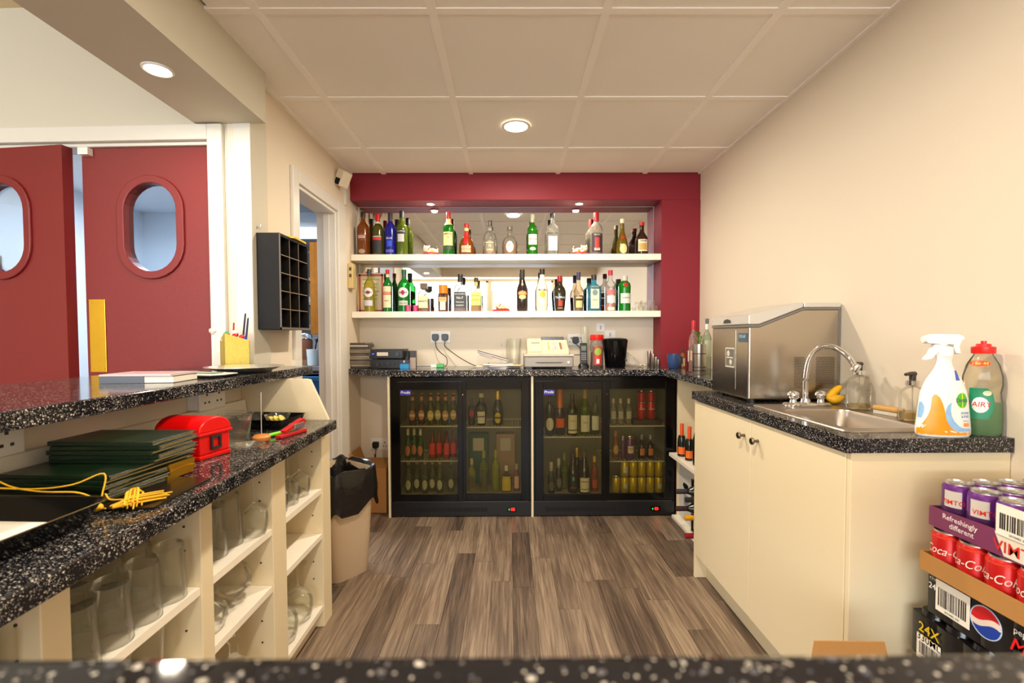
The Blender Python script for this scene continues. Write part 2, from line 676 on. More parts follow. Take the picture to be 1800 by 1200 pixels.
def red_leaf(n, x0, x1, px, M, plate=None, hinge=None):
    hole = stadium(px, 1.66, .236, .385)
    d = part('door_%d' % n, ring_plate(rect_around(hole, x0, .01, x1, 2.003), hole, .015, .06, M), M_DOOR)
    d['kind'] = 'structure'
    part('porthole_ring', ring_plate(stadium(px, 1.66, .30, .449), stadium(px, 1.66, .232, .381), .004, .016, M), M_DOOR, d, bevel=.004)
    g = MB().prism(stadium(px, 1.66, .236, .385), .035, .039, 'y', M)
    part('glass_pane', g, thin_glass('porthole_glass', (240, 246, 250), 0, .02, .5), d)
    if plate:
        part('push_plate', MB().box(plate[0], .011, 1.03, plate[1], .015, 1.35, M), M_BRASS, d, bevel=.001)
        sc_ = MB()
        for a in (plate[0] + .012, plate[1] - .012):
            for b in (1.045, 1.335):
                sc_.cyl(M @ Vector((a, .0095, b)), .004, .002, 8, 'y')
        part('screws', sc_, M_BRASS, d, kind='stuff')
        part('closer_bracket', MB().box(x0 + .005, -.01, 1.97, x0 + .05, .015, 2.0, M), M_WHITE, d)
    return d


red_leaf(1, -.762, -.185, -.458, MF, (-.748, -.675))
ML = MF @ Matrix.Translation((-1.385, .015, 0)) @ Matrix.Rotation(-.085, 4, 'Z') @ Matrix.Translation((1.385, -.015, 0))
red_leaf(2, -1.385, -.80, -1.105, ML)

# kitchen beyond
struct('wall_kitchen', MB().box(-3.6, 4.7, 0, -1.2, 4.8, 2.5).box(-3.7, 2.35, 0, -3.6, 4.8, 2.5).box(-1.2, 3.6, 0, -1.1, 4.8, 2.5), mat('kitchen_paint', (214, 224, 236), .6))
struct('ceiling_kitchen', MB().box(-3.7, 2.2, 2.4, -1.2, 4.8, 2.46), mat('kitchen_ceiling', (226, 232, 240), .8))
struct('floor_kitchen', MB().box(-3.6, 2.25, -.004, -1.2, 4.7, 0), mat('kitchen_floor', (120, 110, 100), .5))
# hall behind the camera and beyond the bar on the left
struct('ceiling_hall', MB().box(-6.1, -5.2, 2.6, -1.335, 2.4, 2.66).box(-1.335, -5.2, 2.6, 1.45, -.43, 2.66), mat('hall_ceiling', (232, 214, 176), .9))
struct('wall_hall_left', MB().box(-6.1, -5.2, 0, -6, 2.4, 2.66), M_WALLW)
wb = MB().box(-6, -5.2, 0, XR, -5, .78).box(-6, -5.2, 2.56, XR, -5, 2.66)
for a, b in ((-6, -5.27), (-2.94, -2.86), (-.54, -.46), (1.1, XR)):
    wb.box(a, -5.2, .78, b, -5, 2.56)
struct('wall_hall_windows', wb, M_WALLW)
for n, (a, b) in enumerate(((-5.27, -2.94), (-2.86, -.54), (-.46, 1.1))):
    fr = MB().box(a, -5.04, .78, b, -5.0, .83).box(a, -5.04, 2.52, b, -5, 2.56).box(a, -5.04, .78, a + .05, -5, 2.32).box(b - .05, -5.04, .78, b, -5, 2.56)
    fr.box((a + b) / 2 - .03, -5.04, .78, (a + b) / 2 + .03, -5, 2.32)
    o = struct('window_%d' % (n + 1), fr, M_TRIM)


# ================================================================== LAMPS
def downlight(x, y, z, r, label, group):
    t = thing('downlight', label, 'ceiling light', (x, y, z), 0, group)
    part('bezel', MB().lathe([(r * 1.25, 0), (r * 1.25, -.003), (r * 1.1, -.006), (r, -.004), (r * .98, .0)], 28, close=False), M_WHITE, t, local=True, smooth=True)
    part('lens', MB().lathe([(r * 1.0, -.0035), (r * .5, -.0045), (.001, -.005)], 24, close=True), M_LAMP, t, local=True)


downlight(*CEIL_LAMPS[0][:4], 'round lit downlight in the middle tile of the suspended ceiling', 'ceiling downlights')
downlight(*CEIL_LAMPS[1][:4], 'round lit downlight overhead, nearer than the one in view', 'ceiling downlights')
downlight(*BEAM_LAMPS[0][:4], 'small lit downlight in the underside of the long white beam', 'beam downlights')
downlight(*BEAM_LAMPS[1][:4], 'second beam downlight above the camera, seen in the mirror', 'beam downlights')
downlight(*NICHE_LAMPS[0][:4], 'left small lit spotlight under the red lintel', 'niche spotlights')
downlight(*NICHE_LAMPS[1][:4], 'right small lit spotlight under the red lintel', 'niche spotlights')
t = thing('tube_light', 'cool fluorescent tube fitting on the kitchen ceiling beyond the doors', 'ceiling light', (-2.3, 3.6, 2.4))
part('housing', MB().box(-.62, -.05, -.025, .62, .05, 0), M_WHITE, t, local=True)
part('tube', MB().tube([(-.6, 0, -.035), (.6, 0, -.035)], .012), mat('cool_tube', (225, 238, 255), .5, emit=10), t, local=True)

# ================================================================== FIXED JOINERY
# mirror and shelves in the niche
solo('mirror', MB().box(XL + .012, YM - .004, 1.335, 1.05, YM, 2.117), M_MIRROR, 'large frameless mirror lining the niche behind the bottle shelves', 'mirror')
for z, nm in ((1.75, 'upper thick white floating shelf of bottles in the mirrored niche'), (1.355, 'lower thick white floating shelf of bottles in the mirrored niche')):
    t = thing('shelf', nm, 'shelf', (-.02, 3.39, z - .045), 0, 'niche shelves')
    part('shelf_board', MB().box(XL + .002, YR - .003, z - .043, 1.053, YM - .005, z), M_SHELFW, t, bevel=.002)

# back worktop, with a splayed left end and a return along the right wall
wp = [(XL + .002, YM - .002), (XL + .002, 3.225), (-.775, 3.04), (1.01, 3.04), (.985, 2.98), (.985, 2.31), (XR - .002, 2.31), (XR - .002, YR - .002), (1.053, YR - .002), (1.053, YM - .002)]
solo('back_worktop', MB().prism(wp, .923, .963), M_TOPB, 'black speckled back worktop running over the two bottle fridges', 'worktop', bevel=.003)
# white upright panels beside and between the fridges
for x, lb in ((-.7865, 'thin white upright panel left of the left fridge'), (.1445, 'thin white upright panel between the two fridges')):
    solo('support_panel', MB().box(x - .007, 3.06, 0, x + .007, 3.46, .922), M_MEL, lb, 'panel')

# right sink cabinet
CZ = .912
cx0, cx1, cy0, cy1 = .888, XR - .002, 1.228, 2.30
t = thing('sink_cabinet', 'cream two-door base cabinet under the sink along the right wall', 'cabinet', (1.12, 1.76, 0))
part('carcass', MB().box(.918, 1.2525, .115, cx1, 2.2755, .13).box(cx1 - .015, 1.2525, .13, cx1, 2.2755, CZ - .039).box(.918, 1.75, .13, .93, 1.758, CZ - .039), M_MEL, t)
part('end_panel', MB().box(.90, 1.236, 0, cx1, 1.252, CZ - .039), M_MEL, t, bevel=.0015, label='cream end panel facing the camera')
part('end_panel', MB().box(.90, 2.276, 0, cx1, 2.292, CZ - .039), M_MEL, t, bevel=.0015)
part('plinth', MB().box(.955, 1.252, 0, .97, 2.276, .115), M_MEL, t)
for ya, yb, ky in ((1.2545, 1.752, 1.70), (1.756, 2.2735, 1.80)):
    d = part('door', MB().box(.899, ya, .118, .917, yb, CZ - .045), M_MEL, t, bevel=.002)
    part('knob', MB().lathe([(.006, 0), (.005, .014), (.006, .018), (.0125, .02), (.0135, .024), (.011, .028), (.001, .029)], 18,
                            M=Matrix.Translation((.899, ky, .80)) @ Matrix.Rotation(-PI / 2, 4, 'Y')), mat('antique_nickel', (120, 110, 96), .3, 1.0), d, smooth=True)
# worktop with a cut-out for the sink
sx0, sx1, sy0, sy1 = .965, 1.205, 1.345, 1.70
wt = MB().box(cx0, cy0, CZ - .038, cx1, sy0, CZ).box(cx0, sy1, CZ - .038, cx1, cy1, CZ).box(cx0, sy0, CZ - .038, sx0, sy1, CZ).box(sx1, sy0, CZ - .038, cx1, sy1, CZ)
solo('sink_worktop', wt, M_TOP, 'black speckled worktop holding the sink and ice machine at right', 'worktop')


def rrect(x0, y0, x1, y1, r, n=5):
    out = []
    for cx, cy, a0 in ((x1 - r, y1 - r, 0), (x0 + r, y1 - r, 90), (x0 + r, y0 + r, 180), (x1 - r, y0 + r, 270)):
        for i in range(n + 1):
            a = R(a0 + 90 * i / n)
            out.append((cx + r * math.cos(a), cy + r * math.sin(a)))
    return out


def loft(rings, cap0=False, cap1=True):
    mb = MB()
    n = len(rings[0])
    vs = [p for r_ in rings for p in r_]
    fs = []
    for j in range(len(rings) - 1):
        for i in range(n):
            k = (i + 1) % n
            fs.append((j * n + i, j * n + k, (j + 1) * n + k, (j + 1) * n + i))
    if cap1:
        fs.append(tuple((len(rings) - 1) * n + i for i in range(n)))
    if cap0:
        fs.append(tuple(range(n - 1, -1, -1)))
    return mb.add(vs, fs)


def rr3(z, g, r):
    return [(x, y, z) for x, y in rrect(sx0 - g, sy0 - g, sx1 + g, sy1 + g, max(.004, r + g))]


t = thing('sink', 'stainless steel inset sink bowl in the right worktop', 'sink', (1.09, 1.52, CZ))
rim = [(x, y, CZ + .0005) for x, y in rrect(.938, 1.306, 1.315, 1.83, .02)]
rim2 = [(x, y, CZ + .004) for x, y in rrect(.941, 1.309, 1.312, 1.827, .02)]
part('bowl', loft([rim, rim2, rr3(CZ + .004, -.003, .04), rr3(CZ - .004, -.008, .04), rr3(CZ - .12, -.014, .04), rr3(CZ - .135, -.03, .03)]), M_STEELD, t, smooth=True)
part('drain', MB().lathe([(.03, 0), (.028, .003), (.02, .001), (.001, .001)], 20, c=(1.09, 1.53, CZ - .1345)), M_CHROME, t, smooth=True)

# open shelf unit under the worktop return, beside the right fridge
t = thing('open_shelf_unit', 'cream open shelving under the worktop beside the right fridge', 'shelf', (1.15, 2.68, 0))
part('side_panel', MB().box(1.085, 3.045, 0, XR - .004, 3.06, .92), M_MEL, t)
part('back_panel', MB().box(XR - .014, 2.31, 0, XR - .004, 3.044, .92), M_MEL, t)
part('shelf_board', MB().box(1.03, 2.31, .405, XR - .016, 3.043, .425), M_SHELFW, t)
part('base_board', MB().box(1.05, 2.31, 0, XR - .016, 3.043, .018), M_SHELFW, t)

# left side: raised bar top over a low wall, serving worktop and open glass cabinet
UZ, LZ = 1.05, .845


def lx(y):
    return -.64 - .035 * y


struct('wall_bar', MB().box(-1.18, -.3, 0, -1.095, 2.04, 1.009), M_WALL)
solo('raised_bar_top', MB().prism([(-1.46, .19), (-.925, .19), (-.903, 2.17), (-1.097, 2.17), (-1.097, 2.035), (-1.46, 2.035)], UZ - .038, UZ), M_TOP, 'raised black speckled bar top on the left in front of the red doors', 'bar top', bevel=.004)
solo('front_bar_top', MB().box(-1.46, -.45, 1.022, 1.32, .183, 1.06), M_TOPN, 'black speckled bar top closest to the camera along the bottom edge', 'bar top', bevel=.004)
solo('serving_worktop', MB().prism([(-1.092, .25), (lx(.25), .25), (lx(1.925), 1.925), (-1.092, 1.925)], LZ - .038, LZ), M_TOP, 'low black speckled serving worktop above the glass cabinet at left', 'worktop', bevel=.004)
# panel closing the end between the two tops
t = thing('end_gusset', 'cream sloped gusset panel closing the far end under the raised bar', 'panel', (-.95, 1.935, LZ))
part('gusset_board', MB().prism([(-1.094, .8), (-.742, .8), (-.742, LZ), (-.815, 1.008), (-.83, 1.011), (-1.094, 1.011)], 1.928, 1.944, 'y'), M_MEL, t, bevel=.001)
solo('upstand', MB().prism([(-1.094, LZ + .0005), (-1.065, LZ + .0005), (-1.075, .93), (-1.094, .93)], .25, 1.92, 'y'), M_SHELFW, 'white sloping upstand along the back of the low serving worktop', 'upstand')

t = thing('glass_cabinet', 'long cream open-fronted cabinet storing glassware below the serving worktop', 'cabinet', (-.92, 1.1, 0))
for ya, yb in ((1.90, 1.985), (1.50, 1.59), (1.150, 1.197), (.755, .808), (.36, .41)):
    part('side_panel' if ya > 1.8 else 'divider', MB().box(-1.09, ya, 0, -.76, yb, LZ - .039), M_MEL, t, bevel=.002)
bays = ((1.59, 1.90), (1.197, 1.50), (.808, 1.150), (.41, .755))
for k, (ya, yb) in enumerate(bays):
    for z in (.57, .386, .09):
        part('shelf_board', MB().box(-1.088, ya + .001, z - .02, -.763, yb - .001, z), M_SHELFW, t)
    part('plinth', MB().box(-.81, ya, 0, -.795, yb, .07), M_MEL, t)
    part('back_panel', MB().box(-1.092, ya, .09, -1.088, yb, LZ - .039), M_MEL, t)
ph = MB()
for ya, yb in bays:
    for z in (.2, .27, .46, .66, .72):
        for x in (-.80, -1.04):
            ph.cyl((x, yb - .0015, z), .003, .002, 8, 'y')
part('pin_holes', ph, mat('hole_dark', (60, 50, 40), .8), t, kind='stuff')


# ================================================================== FRIDGES
def fridge(x0, x1, side, shelves, badge):
    yf, yb, zt = 3.064, 3.465, .918
    t = thing('bottle_fridge', 'black double sliding-door bottle fridge, the %s one of two' % side, 'fridge', ((x0 + x1) / 2, 3.26, 0), 0, 'back bar fridges')
    b = MB().box(x0, yf + .03, .005, x0 + .02, yb, zt).box(x1 - .02, yf + .03, .005, x1, yb, zt)
    b.box(x0 + .02, yf + .03, zt - .02, x1 - .02, yb, zt).box(x0 + .02, yf + .03, .10, x1 - .02, yb, .125)
    part('body', b, M_BLACK, t)
    part('liner', MB().box(x0 + .02, yb - .012, .125, x1 - .02, yb, zt - .02).box(x0 + .0205, yf + .05, .1255, x0 + .024, yb - .012, zt - .021)
         .box(x1 - .024, yf + .05, .1255, x1 - .0205, yb - .012, zt - .021).box(x0 + .024, yf + .05, .1255, x1 - .024, yb - .012, .130)
         .box(x0 + .024, yf + .05, zt - .026, x1 - .024, yb - .012, zt - .021), mat('fridge_liner', (138, 132, 114), .45), t)
    fr = MB().box(x0, yf + .006, zt - .075, x1, yf + .03, zt).box(x0, yf + .006, .10, x0 + .03, yf + .03, zt - .075).box(x1 - .03, yf + .006, .10, x1, yf + .03, zt - .075)
    part('front_frame', fr, M_BLACKG, t, bevel=.002)
    part('kick_panel', MB().box(x0, yf, .005, x1, yf + .03, .10), M_BLACK, t, bevel=.003)
    part('bottom_rail', MB().box(x0 + .02, yf - .004, .098, x1 - .02, yf + .006, .106), mat('rail_grey', (70, 68, 64), .3, .6), t)
    sl = MB()
    for k in range(38):
        sl.box(x0 + .08 + k * .0145, yf - .001, .035, x0 + .088 + k * .0145, yf, .062)
    part('vent_slots', sl, mat('vent_dark', (2, 2, 2), .9), t, kind='stuff')
    xm = (x0 + x1) / 2
    d = MB().box(x1 - .16, yf - .0015, .032, x1 - .095, yf, .066)
    dp = part('display', d, mat('display_black', (4, 4, 4), .1), t)
    part('digits', MB().text('03', .026, lambda x, z: (x1 - .12 + x, yf - .002, .049 + z)), mat('led_red', (255, 20, 14), .5, emit=9), dp)
    part('indicator', MB().box(x1 - .147, yf - .0025, .045, x1 - .143, yf - .0015, .053), mat('led_green', (20, 255, 60), .5, emit=3), dp)
    for s, (a, b_, yo) in enumerate(((x0 + .012, xm + .012, .0), (xm - .012, x1 - .012, .014))):
        z0, z1, f = .108, zt - .03, .05
        if s == 0:
            f0, f1 = .052, .032
        else:
            f0, f1 = .046, .052
        m = MB().box(a, yf - .012 + yo, z0, a + f0, yf + .004 + yo, z1).box(b_ - f1, yf - .012 + yo, z0, b_, yf + .004 + yo, z1)
        m.box(a + f0, yf - .012 + yo, z0, b_ - f1, yf + .004 + yo, z0 + .042).box(a + f0, yf - .012 + yo, z1 - .05, b_ - f1, yf + .004 + yo, z1)
        dd = part('sliding_door', m, M_BLACKG, t, bevel=.002)
        part('glass_pane', MB().box(a + f0, yf - .006 + yo, z0 + .042, b_ - f1, yf - .002 + yo, z1 - .05), M_FGLASS, dd)
        if s == 0:
            part('badge', MB().box(a + f0 + .002, yf - .0085, z1 - .088, a + f0 + .072, yf - .007, z1 - .052), mat('badge_blue', (34, 30, 140), .4), dd)
            part('lettering', MB().text('Prodis', .024, lambda x, z: (a + f0 + .037 + x, yf - .0092, z1 - .069 + z), shear=.2), M_WHITE, dd)
        else:
            part('lock', MB().cyl((a + .022, yf - .006 + yo, z1 - .085), .009, .008, 14, 'y').cyl((a + .022, yf - .014 + yo, z1 - .085), .006, .01, 12, 'y'), M_CHROME, dd)
        for z in shelves[s]:
            wr = MB()
            a_, c_ = a + .03, b_ - .02
            wr.box(a_, yf + .055, z - .006, c_, yf + .059, z)
            wr.box(a_, yf + .36, z - .006, c_, yf + .364, z)
            n = int((c_ - a_) / .022)
            for k in range(n + 1):
                q = a_ + (c_ - a_ - .003) * k / n
                wr.box(q, yf + .059, z - .003, q + .003, yf + .36, z)
            part('wire_shelf', wr, mat('white_wire', (216, 212, 196), .3), t)
    return t


FY = 3.2
zs = lambda v: atY(800, v, 3.125)[2]
F1A, F1B, F1R = zs(748), zs(809), zs(750)
F2A, F2RA, F2RB = zs(768), zs(749), zs(811)
FB = .1305
fridge(-.777, .137, 'left', ((F1A, F1B), (F1R,)), 0)
fridge(.1525, 1.077, 'right', ((F2A,), (F2RA, F2RB)), 0)

# ================================================================== BOTTLES
PR = {
    'std': [(.9, 0), (1, .012), (1, .60), (.96, .65), (.80, .70), (.55, .745), (.40, .78), (.36, .82), (.36, 1)],
    'port': [(.9, 0), (1, .012), (1, .58), (.97, .64), (.85, .69), (.58, .73), (.42, .76), (.38, .80), (.36, 1)],
    'wine': [(.92, 0), (1, .012), (1, .56), (.96, .61), (.82, .66), (.55, .72), (.42, .77), (.36, .84), (.36, 1)],
    'slope': [(.92, 0), (1, .012), (1, .40), (.93, .50), (.75, .62), (.5, .75), (.36, .86), (.34, 1)],
    'champ': [(.92, 0), (1, .012), (1, .42), (.95, .50), (.78, .60), (.52, .72), (.38, .82), (.36, .92), (.38, 1)],
    'beer': [(.92, 0), (1, .012), (1, .50), (.94, .56), (.72, .64), (.5, .72), (.42, .82), (.40, 1)],
    'square': [(.96, 0), (1, .012), (1, .60), (.94, .66), (.7, .70), (.42, .74), (.36, .78), (.36, 1)],
    'decanter': [(.85, 0), (1, .03), (1, .20), (.96, .34), (.80, .46), (.50, .56), (.34, .64), (.30, .8), (.29, 1)],
    'whisky': [(.9, 0), (1, .02), (1, .42), (.93, .54), (.78, .62), (.48, .68), (.33, .73), (.30, .84), (.30, 1)],
    'dimple': [(.7, 0), (.86, .02), (1, .22), (1, .34), (.9, .50), (.62, .62), (.36, .68), (.32, .76), (.30, 1)],
    'baileys': [(.85, 0), (.92, .012), (.98, .30), (1, .46), (.93, .55), (.66, .66), (.40, .76), (.32, .83), (.31, 1)],
    'malibu': [(.82, 0), (.88, .012), (1, .16), (1, .50), (.90, .58), (.62, .70), (.42, .82), (.36, .9), (.34, 1)],
    'tia': [(.72, 0), (.76, .015), (.90, .26), (1, .48), (.98, .58), (.80, .66), (.45, .74), (.38, .80), (.36, 1)],
    'brandy': [(.78, 0), (.82, .015), (.90, .24), (.98, .42), (.95, .50), (.72, .58), (.40, .65), (.33, .74), (.31, 1)],
    'bened': [(.95, 0), (1, .02), (.98, .24), (.80, .42), (.52, .56), (.36, .66), (.32, .8), (.32, 1)],
    'drambuie': [(.9, 0), (1, .02), (1, .44), (.93, .52), (.68, .61), (.44, .68), (.36, .73), (.35, .84), (.38, 1)],
    'tanq': [(.88, 0), (1, .015), (.96, .30), (.98, .62), (1, .70), (.92, .78), (.60, .84), (.44, .86), (.42, 1)],
    'can': [(.78, 0), (.86, .03), (1, .08), (1, .90), (.86, .965), (.82, .97), (.84, .99), (.82, 1)],
}


def tinted(c, body=.35):
    return thin_glass('bottle_glass_%d_%d_%d_%d' % (c[0], c[1], c[2], int(body * 100)), tuple(min(255, int(v * .62 + 96)) if v < 250 else v for v in c), body, .04, .9, c)


def bottle(name, label, cat, loc, h, r, kind='std', glass=(40, 90, 40), body=.55, cap=(20, 20, 20), capf=.2, capr=None, p=2.0, dr=1.0,
           liquid=None, labels=(), texts=(), group=None, rot=0, n=18, capmetal=False, capblock=None, neckband=None):
    """labels: (width/r, z0, z1, colour, shape); texts: (string, z, size/r, colour)"""
    t = thing(name, label, cat, loc, rot, group)
    prof = [(a * r, b * h) for a, b in PR[kind]]
    zc = h * (1 - capf)
    body_p = [q for q in prof if q[1] < zc * .985] + [(interp(prof, zc), zc)]
    gm = tinted(glass, body) if body < 1 else col_mat(glass, .2)
    part('glass_body' if body < 1 else 'bottle_body', MB().lathe(body_p, n, p=p, dr=dr), gm, t, local=True, smooth=True)
    if liquid:
        c, f = liquid
        zl = h * f
        lp = [(q[0] * .93, max(q[1], h * .012)) for q in prof if q[1] < zl] + [(interp(prof, zl) * .93, zl)]
        part('liquid', MB().lathe(lp, n, p=p, dr=dr), thin_glass('liquid_%d_%d_%d' % tuple(c), c, .62, .1, .2, c), t, local=True, smooth=True)
    rc = capr * r if capr else interp(prof, zc) * 1.12
    if capblock:
        part('stopper', MB().box(-capblock * r, -capblock * r * dr * .8, zc + h * .02, capblock * r, capblock * r * dr * .8, h).cyl((0, 0, zc - .002), rc * .9, h * .03), col_mat(cap, .4), t, local=True, bevel=.001)
    elif capf > 0:
        part('cap', MB().lathe([(rc, zc), (rc, h * .985), (rc * .93, h)], 14), mat('foil_%d_%d_%d' % tuple(cap), cap, .35, .6) if capmetal else col_mat(cap, .35), t, local=True, smooth=True)
    if neckband:
        c, z0, z1 = neckband
        nb = [(interp(prof, h * (z0 + (z1 - z0) * k / 4)) + .0006, h * (z0 + (z1 - z0) * k / 4)) for k in range(5)]
        part('neck_label', MB().lathe(nb, 16, close=False), col_mat(c), t, local=True, smooth=True)
    fn = wrapf(prof, p, dr)
    fo = wrapf(prof, p, dr, .0012)
    fo2 = wrapf(prof, p, dr, .0017)
    for i, L in enumerate(labels):
        wd, z0, z1, c = L[:4]
        shp = L[4] if len(L) > 4 else 'rect'
        part('label' if i == 0 else 'label_band', patch(fn if i == 0 else fo, wd * r, z0 * h, z1 * h, shp), col_mat(c, .55), t, local=True, smooth=True)
    for s, z, sz, c in texts:
        part('lettering', MB().text(s, sz * r, lambda x, y: fo2(x, z * h + y)), col_mat(c, .5), t, local=True)
    return t


def shelf_bottle(u, vt, w_, z, label, Y=3.375, **k):
    x, y, zt = atY(u, vt, Y)
    h = zt - z
    r = w_ / 2 * Y / F_PX * .97
    return bottle('bottle', label, 'bottle', (x, Y, z + .0002), h, r, **k)


CREAM = (236, 224, 176)
U = 'upper niche shelf bottles'
LWR = 'lower niche shelf bottles'
S1, S2 = 1.75, 1.355
shelf_bottle(638, 373, 22, S1, 'tall amber-brown bottle with dark cap, leftmost on the upper niche shelf', glass=(140, 72, 14), capf=.12, cap=(36, 28, 24), group=U,
             labels=((1.5, .33, .50, (120, 60, 40), 'oval'), (1.2, .39, .45, (226, 200, 180)), (1.1, .04, .14, (170, 150, 120), 'oval')), texts=(('SHERRY', .42, .36, (60, 30, 24)),), body=.6, liquid=((70, 34, 10), .34))
shelf_bottle(664, 376, 20, S1, 'dark olive bottle with red cap and red-striped black label', glass=(84, 84, 16), cap=(206, 26, 34), capf=.18, group=U, body=.62, neckband=((220, 214, 200), .76, .81),
             labels=((1.7, .06, .46, (34, 32, 36)), (1.7, .36, .42, (214, 40, 40)), (1.7, .43, .455, (190, 190, 190))), liquid=((36, 30, 20), .44))
shelf_bottle(686, 374, 20, S1, 'cobalt blue glass bottle with dark cap', glass=(34, 38, 170), cap=(54, 50, 60), capf=.2, group=U, body=.55,
             labels=((.9, .20, .34, (40, 80, 220)), (1.5, .07, .13, (90, 100, 180))), texts=(('BLUE', .39, .5, (220, 224, 255)),), liquid=((14, 16, 90), .3))
shelf_bottle(706, 371, 20, S1, 'olive green wine-like bottle with black band and pale square label', glass=(110, 130, 30), cap=(40, 40, 36), capf=.16, group=U, body=.45,
             labels=((1.2, .30, .47, (206, 202, 206)), (1.9, .49, .57, (40, 40, 48))), texts=(('LA PIENA', .53, .36, (220, 220, 220)),), liquid=((84, 84, 30), .28))
shelf_bottle(788, 373, 20, S1, 'bright green whiskey bottle with cream label and red cap', glass=(30, 140, 44), cap=(176, 30, 34), capf=.15, group=U, kind='port', body=.4,
             neckband=((232, 214, 140), .70, .84), labels=((1.9, .22, .53, (238, 222, 150)), (1.8, .13, .21, (60, 70, 50))), texts=(('JAMESON', .48, .42, (60, 70, 50)), ('18', .40, .4, (180, 50, 40))), liquid=((120, 140, 20), .20))
shelf_bottle(820, 393, 27, S1, 'squat amber liqueur decanter bottle with red ribbon and cream label', glass=(166, 84, 16), cap=(200, 30, 40), capf=.12, group=U, kind='decanter', body=.5,
             neckband=((230, 200, 130), .76, .86), labels=((1.4, .06, .30, (90, 60, 34)), (1.3, .08, .17, (236, 210, 160)), (1.3, .19, .28, (236, 210, 160)), (.6, .33, .74, (206, 24, 22))), texts=(('GRAND', .235, .3, (60, 30, 20)), ('LIQUEUR', .125, .3, (60, 30, 20))), liquid=((150, 70, 10), .3))
shelf_bottle(861, 388, 25, S1, 'clear rounded whisky bottle with silvery shield label, little amber left', glass=(210, 206, 190), cap=(60, 54, 50), capf=.15, group=U, kind='whisky', body=.18,
             neckband=((150, 140, 120), .70, .78), labels=((1.3, .03, .42, (140, 128, 100), 'oval'), (1.2, .34, .36, (230, 220, 180))), texts=(('CHIVAS', .14, .3, (240, 236, 220)), ('12', .26, .4, (240, 236, 220))), liquid=((206, 130, 30), .18))
shelf_bottle(896, 398, 28, S1, 'short round dimpled whisky bottle with oval silver label', glass=(214, 208, 190), cap=(110, 96, 84), capf=.13, group=U, kind='dimple', body=.15,
             labels=((1.0, .08, .46, (222, 214, 216), 'oval'), (.6, .10, .24, (250, 248, 240), 'oval')), texts=(('DIMPLE', .32, .26, (150, 90, 80)),), liquid=((214, 136, 24), .38))
shelf_bottle(936, 377, 19, S1, 'green aniseed bottle with white label and clear neck', glass=(40, 140, 20), cap=(170, 168, 140), capf=.2, group=U, kind='port', body=.45,
             labels=((1.8, .25, .50, (236, 232, 214)), (1.2, .11, .19, (220, 220, 200), 'oval')), texts=(('Pernod', .38, .55, (206, 50, 40)), ('PARIS', .15, .3, (40, 60, 40))), liquid=((24, 110, 30), .2))
shelf_bottle(971, 375, 21, S1, 'clear vodka bottle with black cap and dark lettering band', glass=(236, 234, 224), cap=(26, 24, 26), capf=.1, group=U, kind='square', body=.14, p=4,
             labels=((1.5, .10, .44, (240, 236, 224)),), texts=(('ERISTOFF', .50, .44, (60, 54, 54)), ('VODKA', .44, .3, (90, 80, 80))))
shelf_bottle(1048, 374, 23, S1, 'spiced rum bottle with red neck foil and dark pictorial label', glass=(226, 218, 200), cap=(190, 34, 40), capf=.2, group=U, kind='std', body=.2,
             labels=((1.7, .06, .50, (64, 44, 60)), (.7, .14, .40, (190, 60, 44)), (.9, .10, .16, (230, 200, 180))), texts=(('SPICED', .46, .34, (230, 220, 200)),), liquid=((60, 22, 14), .5))
shelf_bottle(1094, 385, 21, S1, 'olive conical herbal liqueur bottle with cream cap and red wax seal', glass=(140, 118, 20), cap=(236, 226, 180), capf=.12, group=U, kind='bened', body=.5,
             labels=((1.3, .03, .30, (236, 222, 160), 'oval'), (.7, .44, .53, (190, 30, 24), 'oval')), liquid=((110, 80, 16), .3))
shelf_bottle(1128, 391, 23, S1, 'dark brown liqueur bottle with red top and cream-gold label, rightmost upper', glass=(62, 34, 24), cap=(196, 40, 34), capf=.1, group=U, kind='drambuie', body=.7,
             labels=((1.6, .10, .46, (236, 226, 190)), (1.3, .14, .34, (206, 168, 90))), texts=(('DRAM', .41, .36, (50, 30, 24)),))
# lower niche shelf
shelf_bottle(649, 473, 19, S2, 'pale yellow vermouth bottle with dark cap, leftmost on the lower niche shelf', glass=(214, 206, 90), cap=(60, 58, 70), capf=.16, group=LWR, body=.2,
             labels=((1.9, .34, .56, (236, 234, 232), 'oval'), (1.7, .14, .27, (216, 210, 226)), (.8, .41, .49, (190, 40, 60), 'oval')), texts=(('MARTINI', .45, .36, (60, 50, 60)),), liquid=((200, 186, 40), .36))
shelf_bottle(681, 474, 17, S2, 'green vermouth bottle with long cream label and red cap', glass=(30, 130, 44), cap=(196, 30, 46), capf=.1, group=LWR, body=.6, neckband=((226, 214, 170), .82, .89),
             labels=((1.9, .10, .60, (236, 224, 184)), (1.9, .40, .47, (206, 90, 60))), texts=(('MARTINI', .435, .4, (240, 230, 200)), ('ROSSO', .26, .3, (60, 60, 50))), liquid=((30, 16, 14), .5))
shelf_bottle(710, 474, 22, S2, 'vivid green vermouth bottle with round white label', glass=(16, 150, 40), cap=(20, 96, 50), capf=.1, group=LWR, body=.45, neckband=((70, 90, 80), .80, .90),
             labels=((1.9, .33, .57, (236, 232, 232), 'oval'), (1.6, .15, .26, (196, 206, 186)), (.6, .39, .51, (200, 30, 50), 'oval')), texts=(('MARTINI', .45, .36, (50, 40, 50)), ('Extra Dry', .2, .3, (70, 80, 60))), liquid=((8, 120, 40), .24))
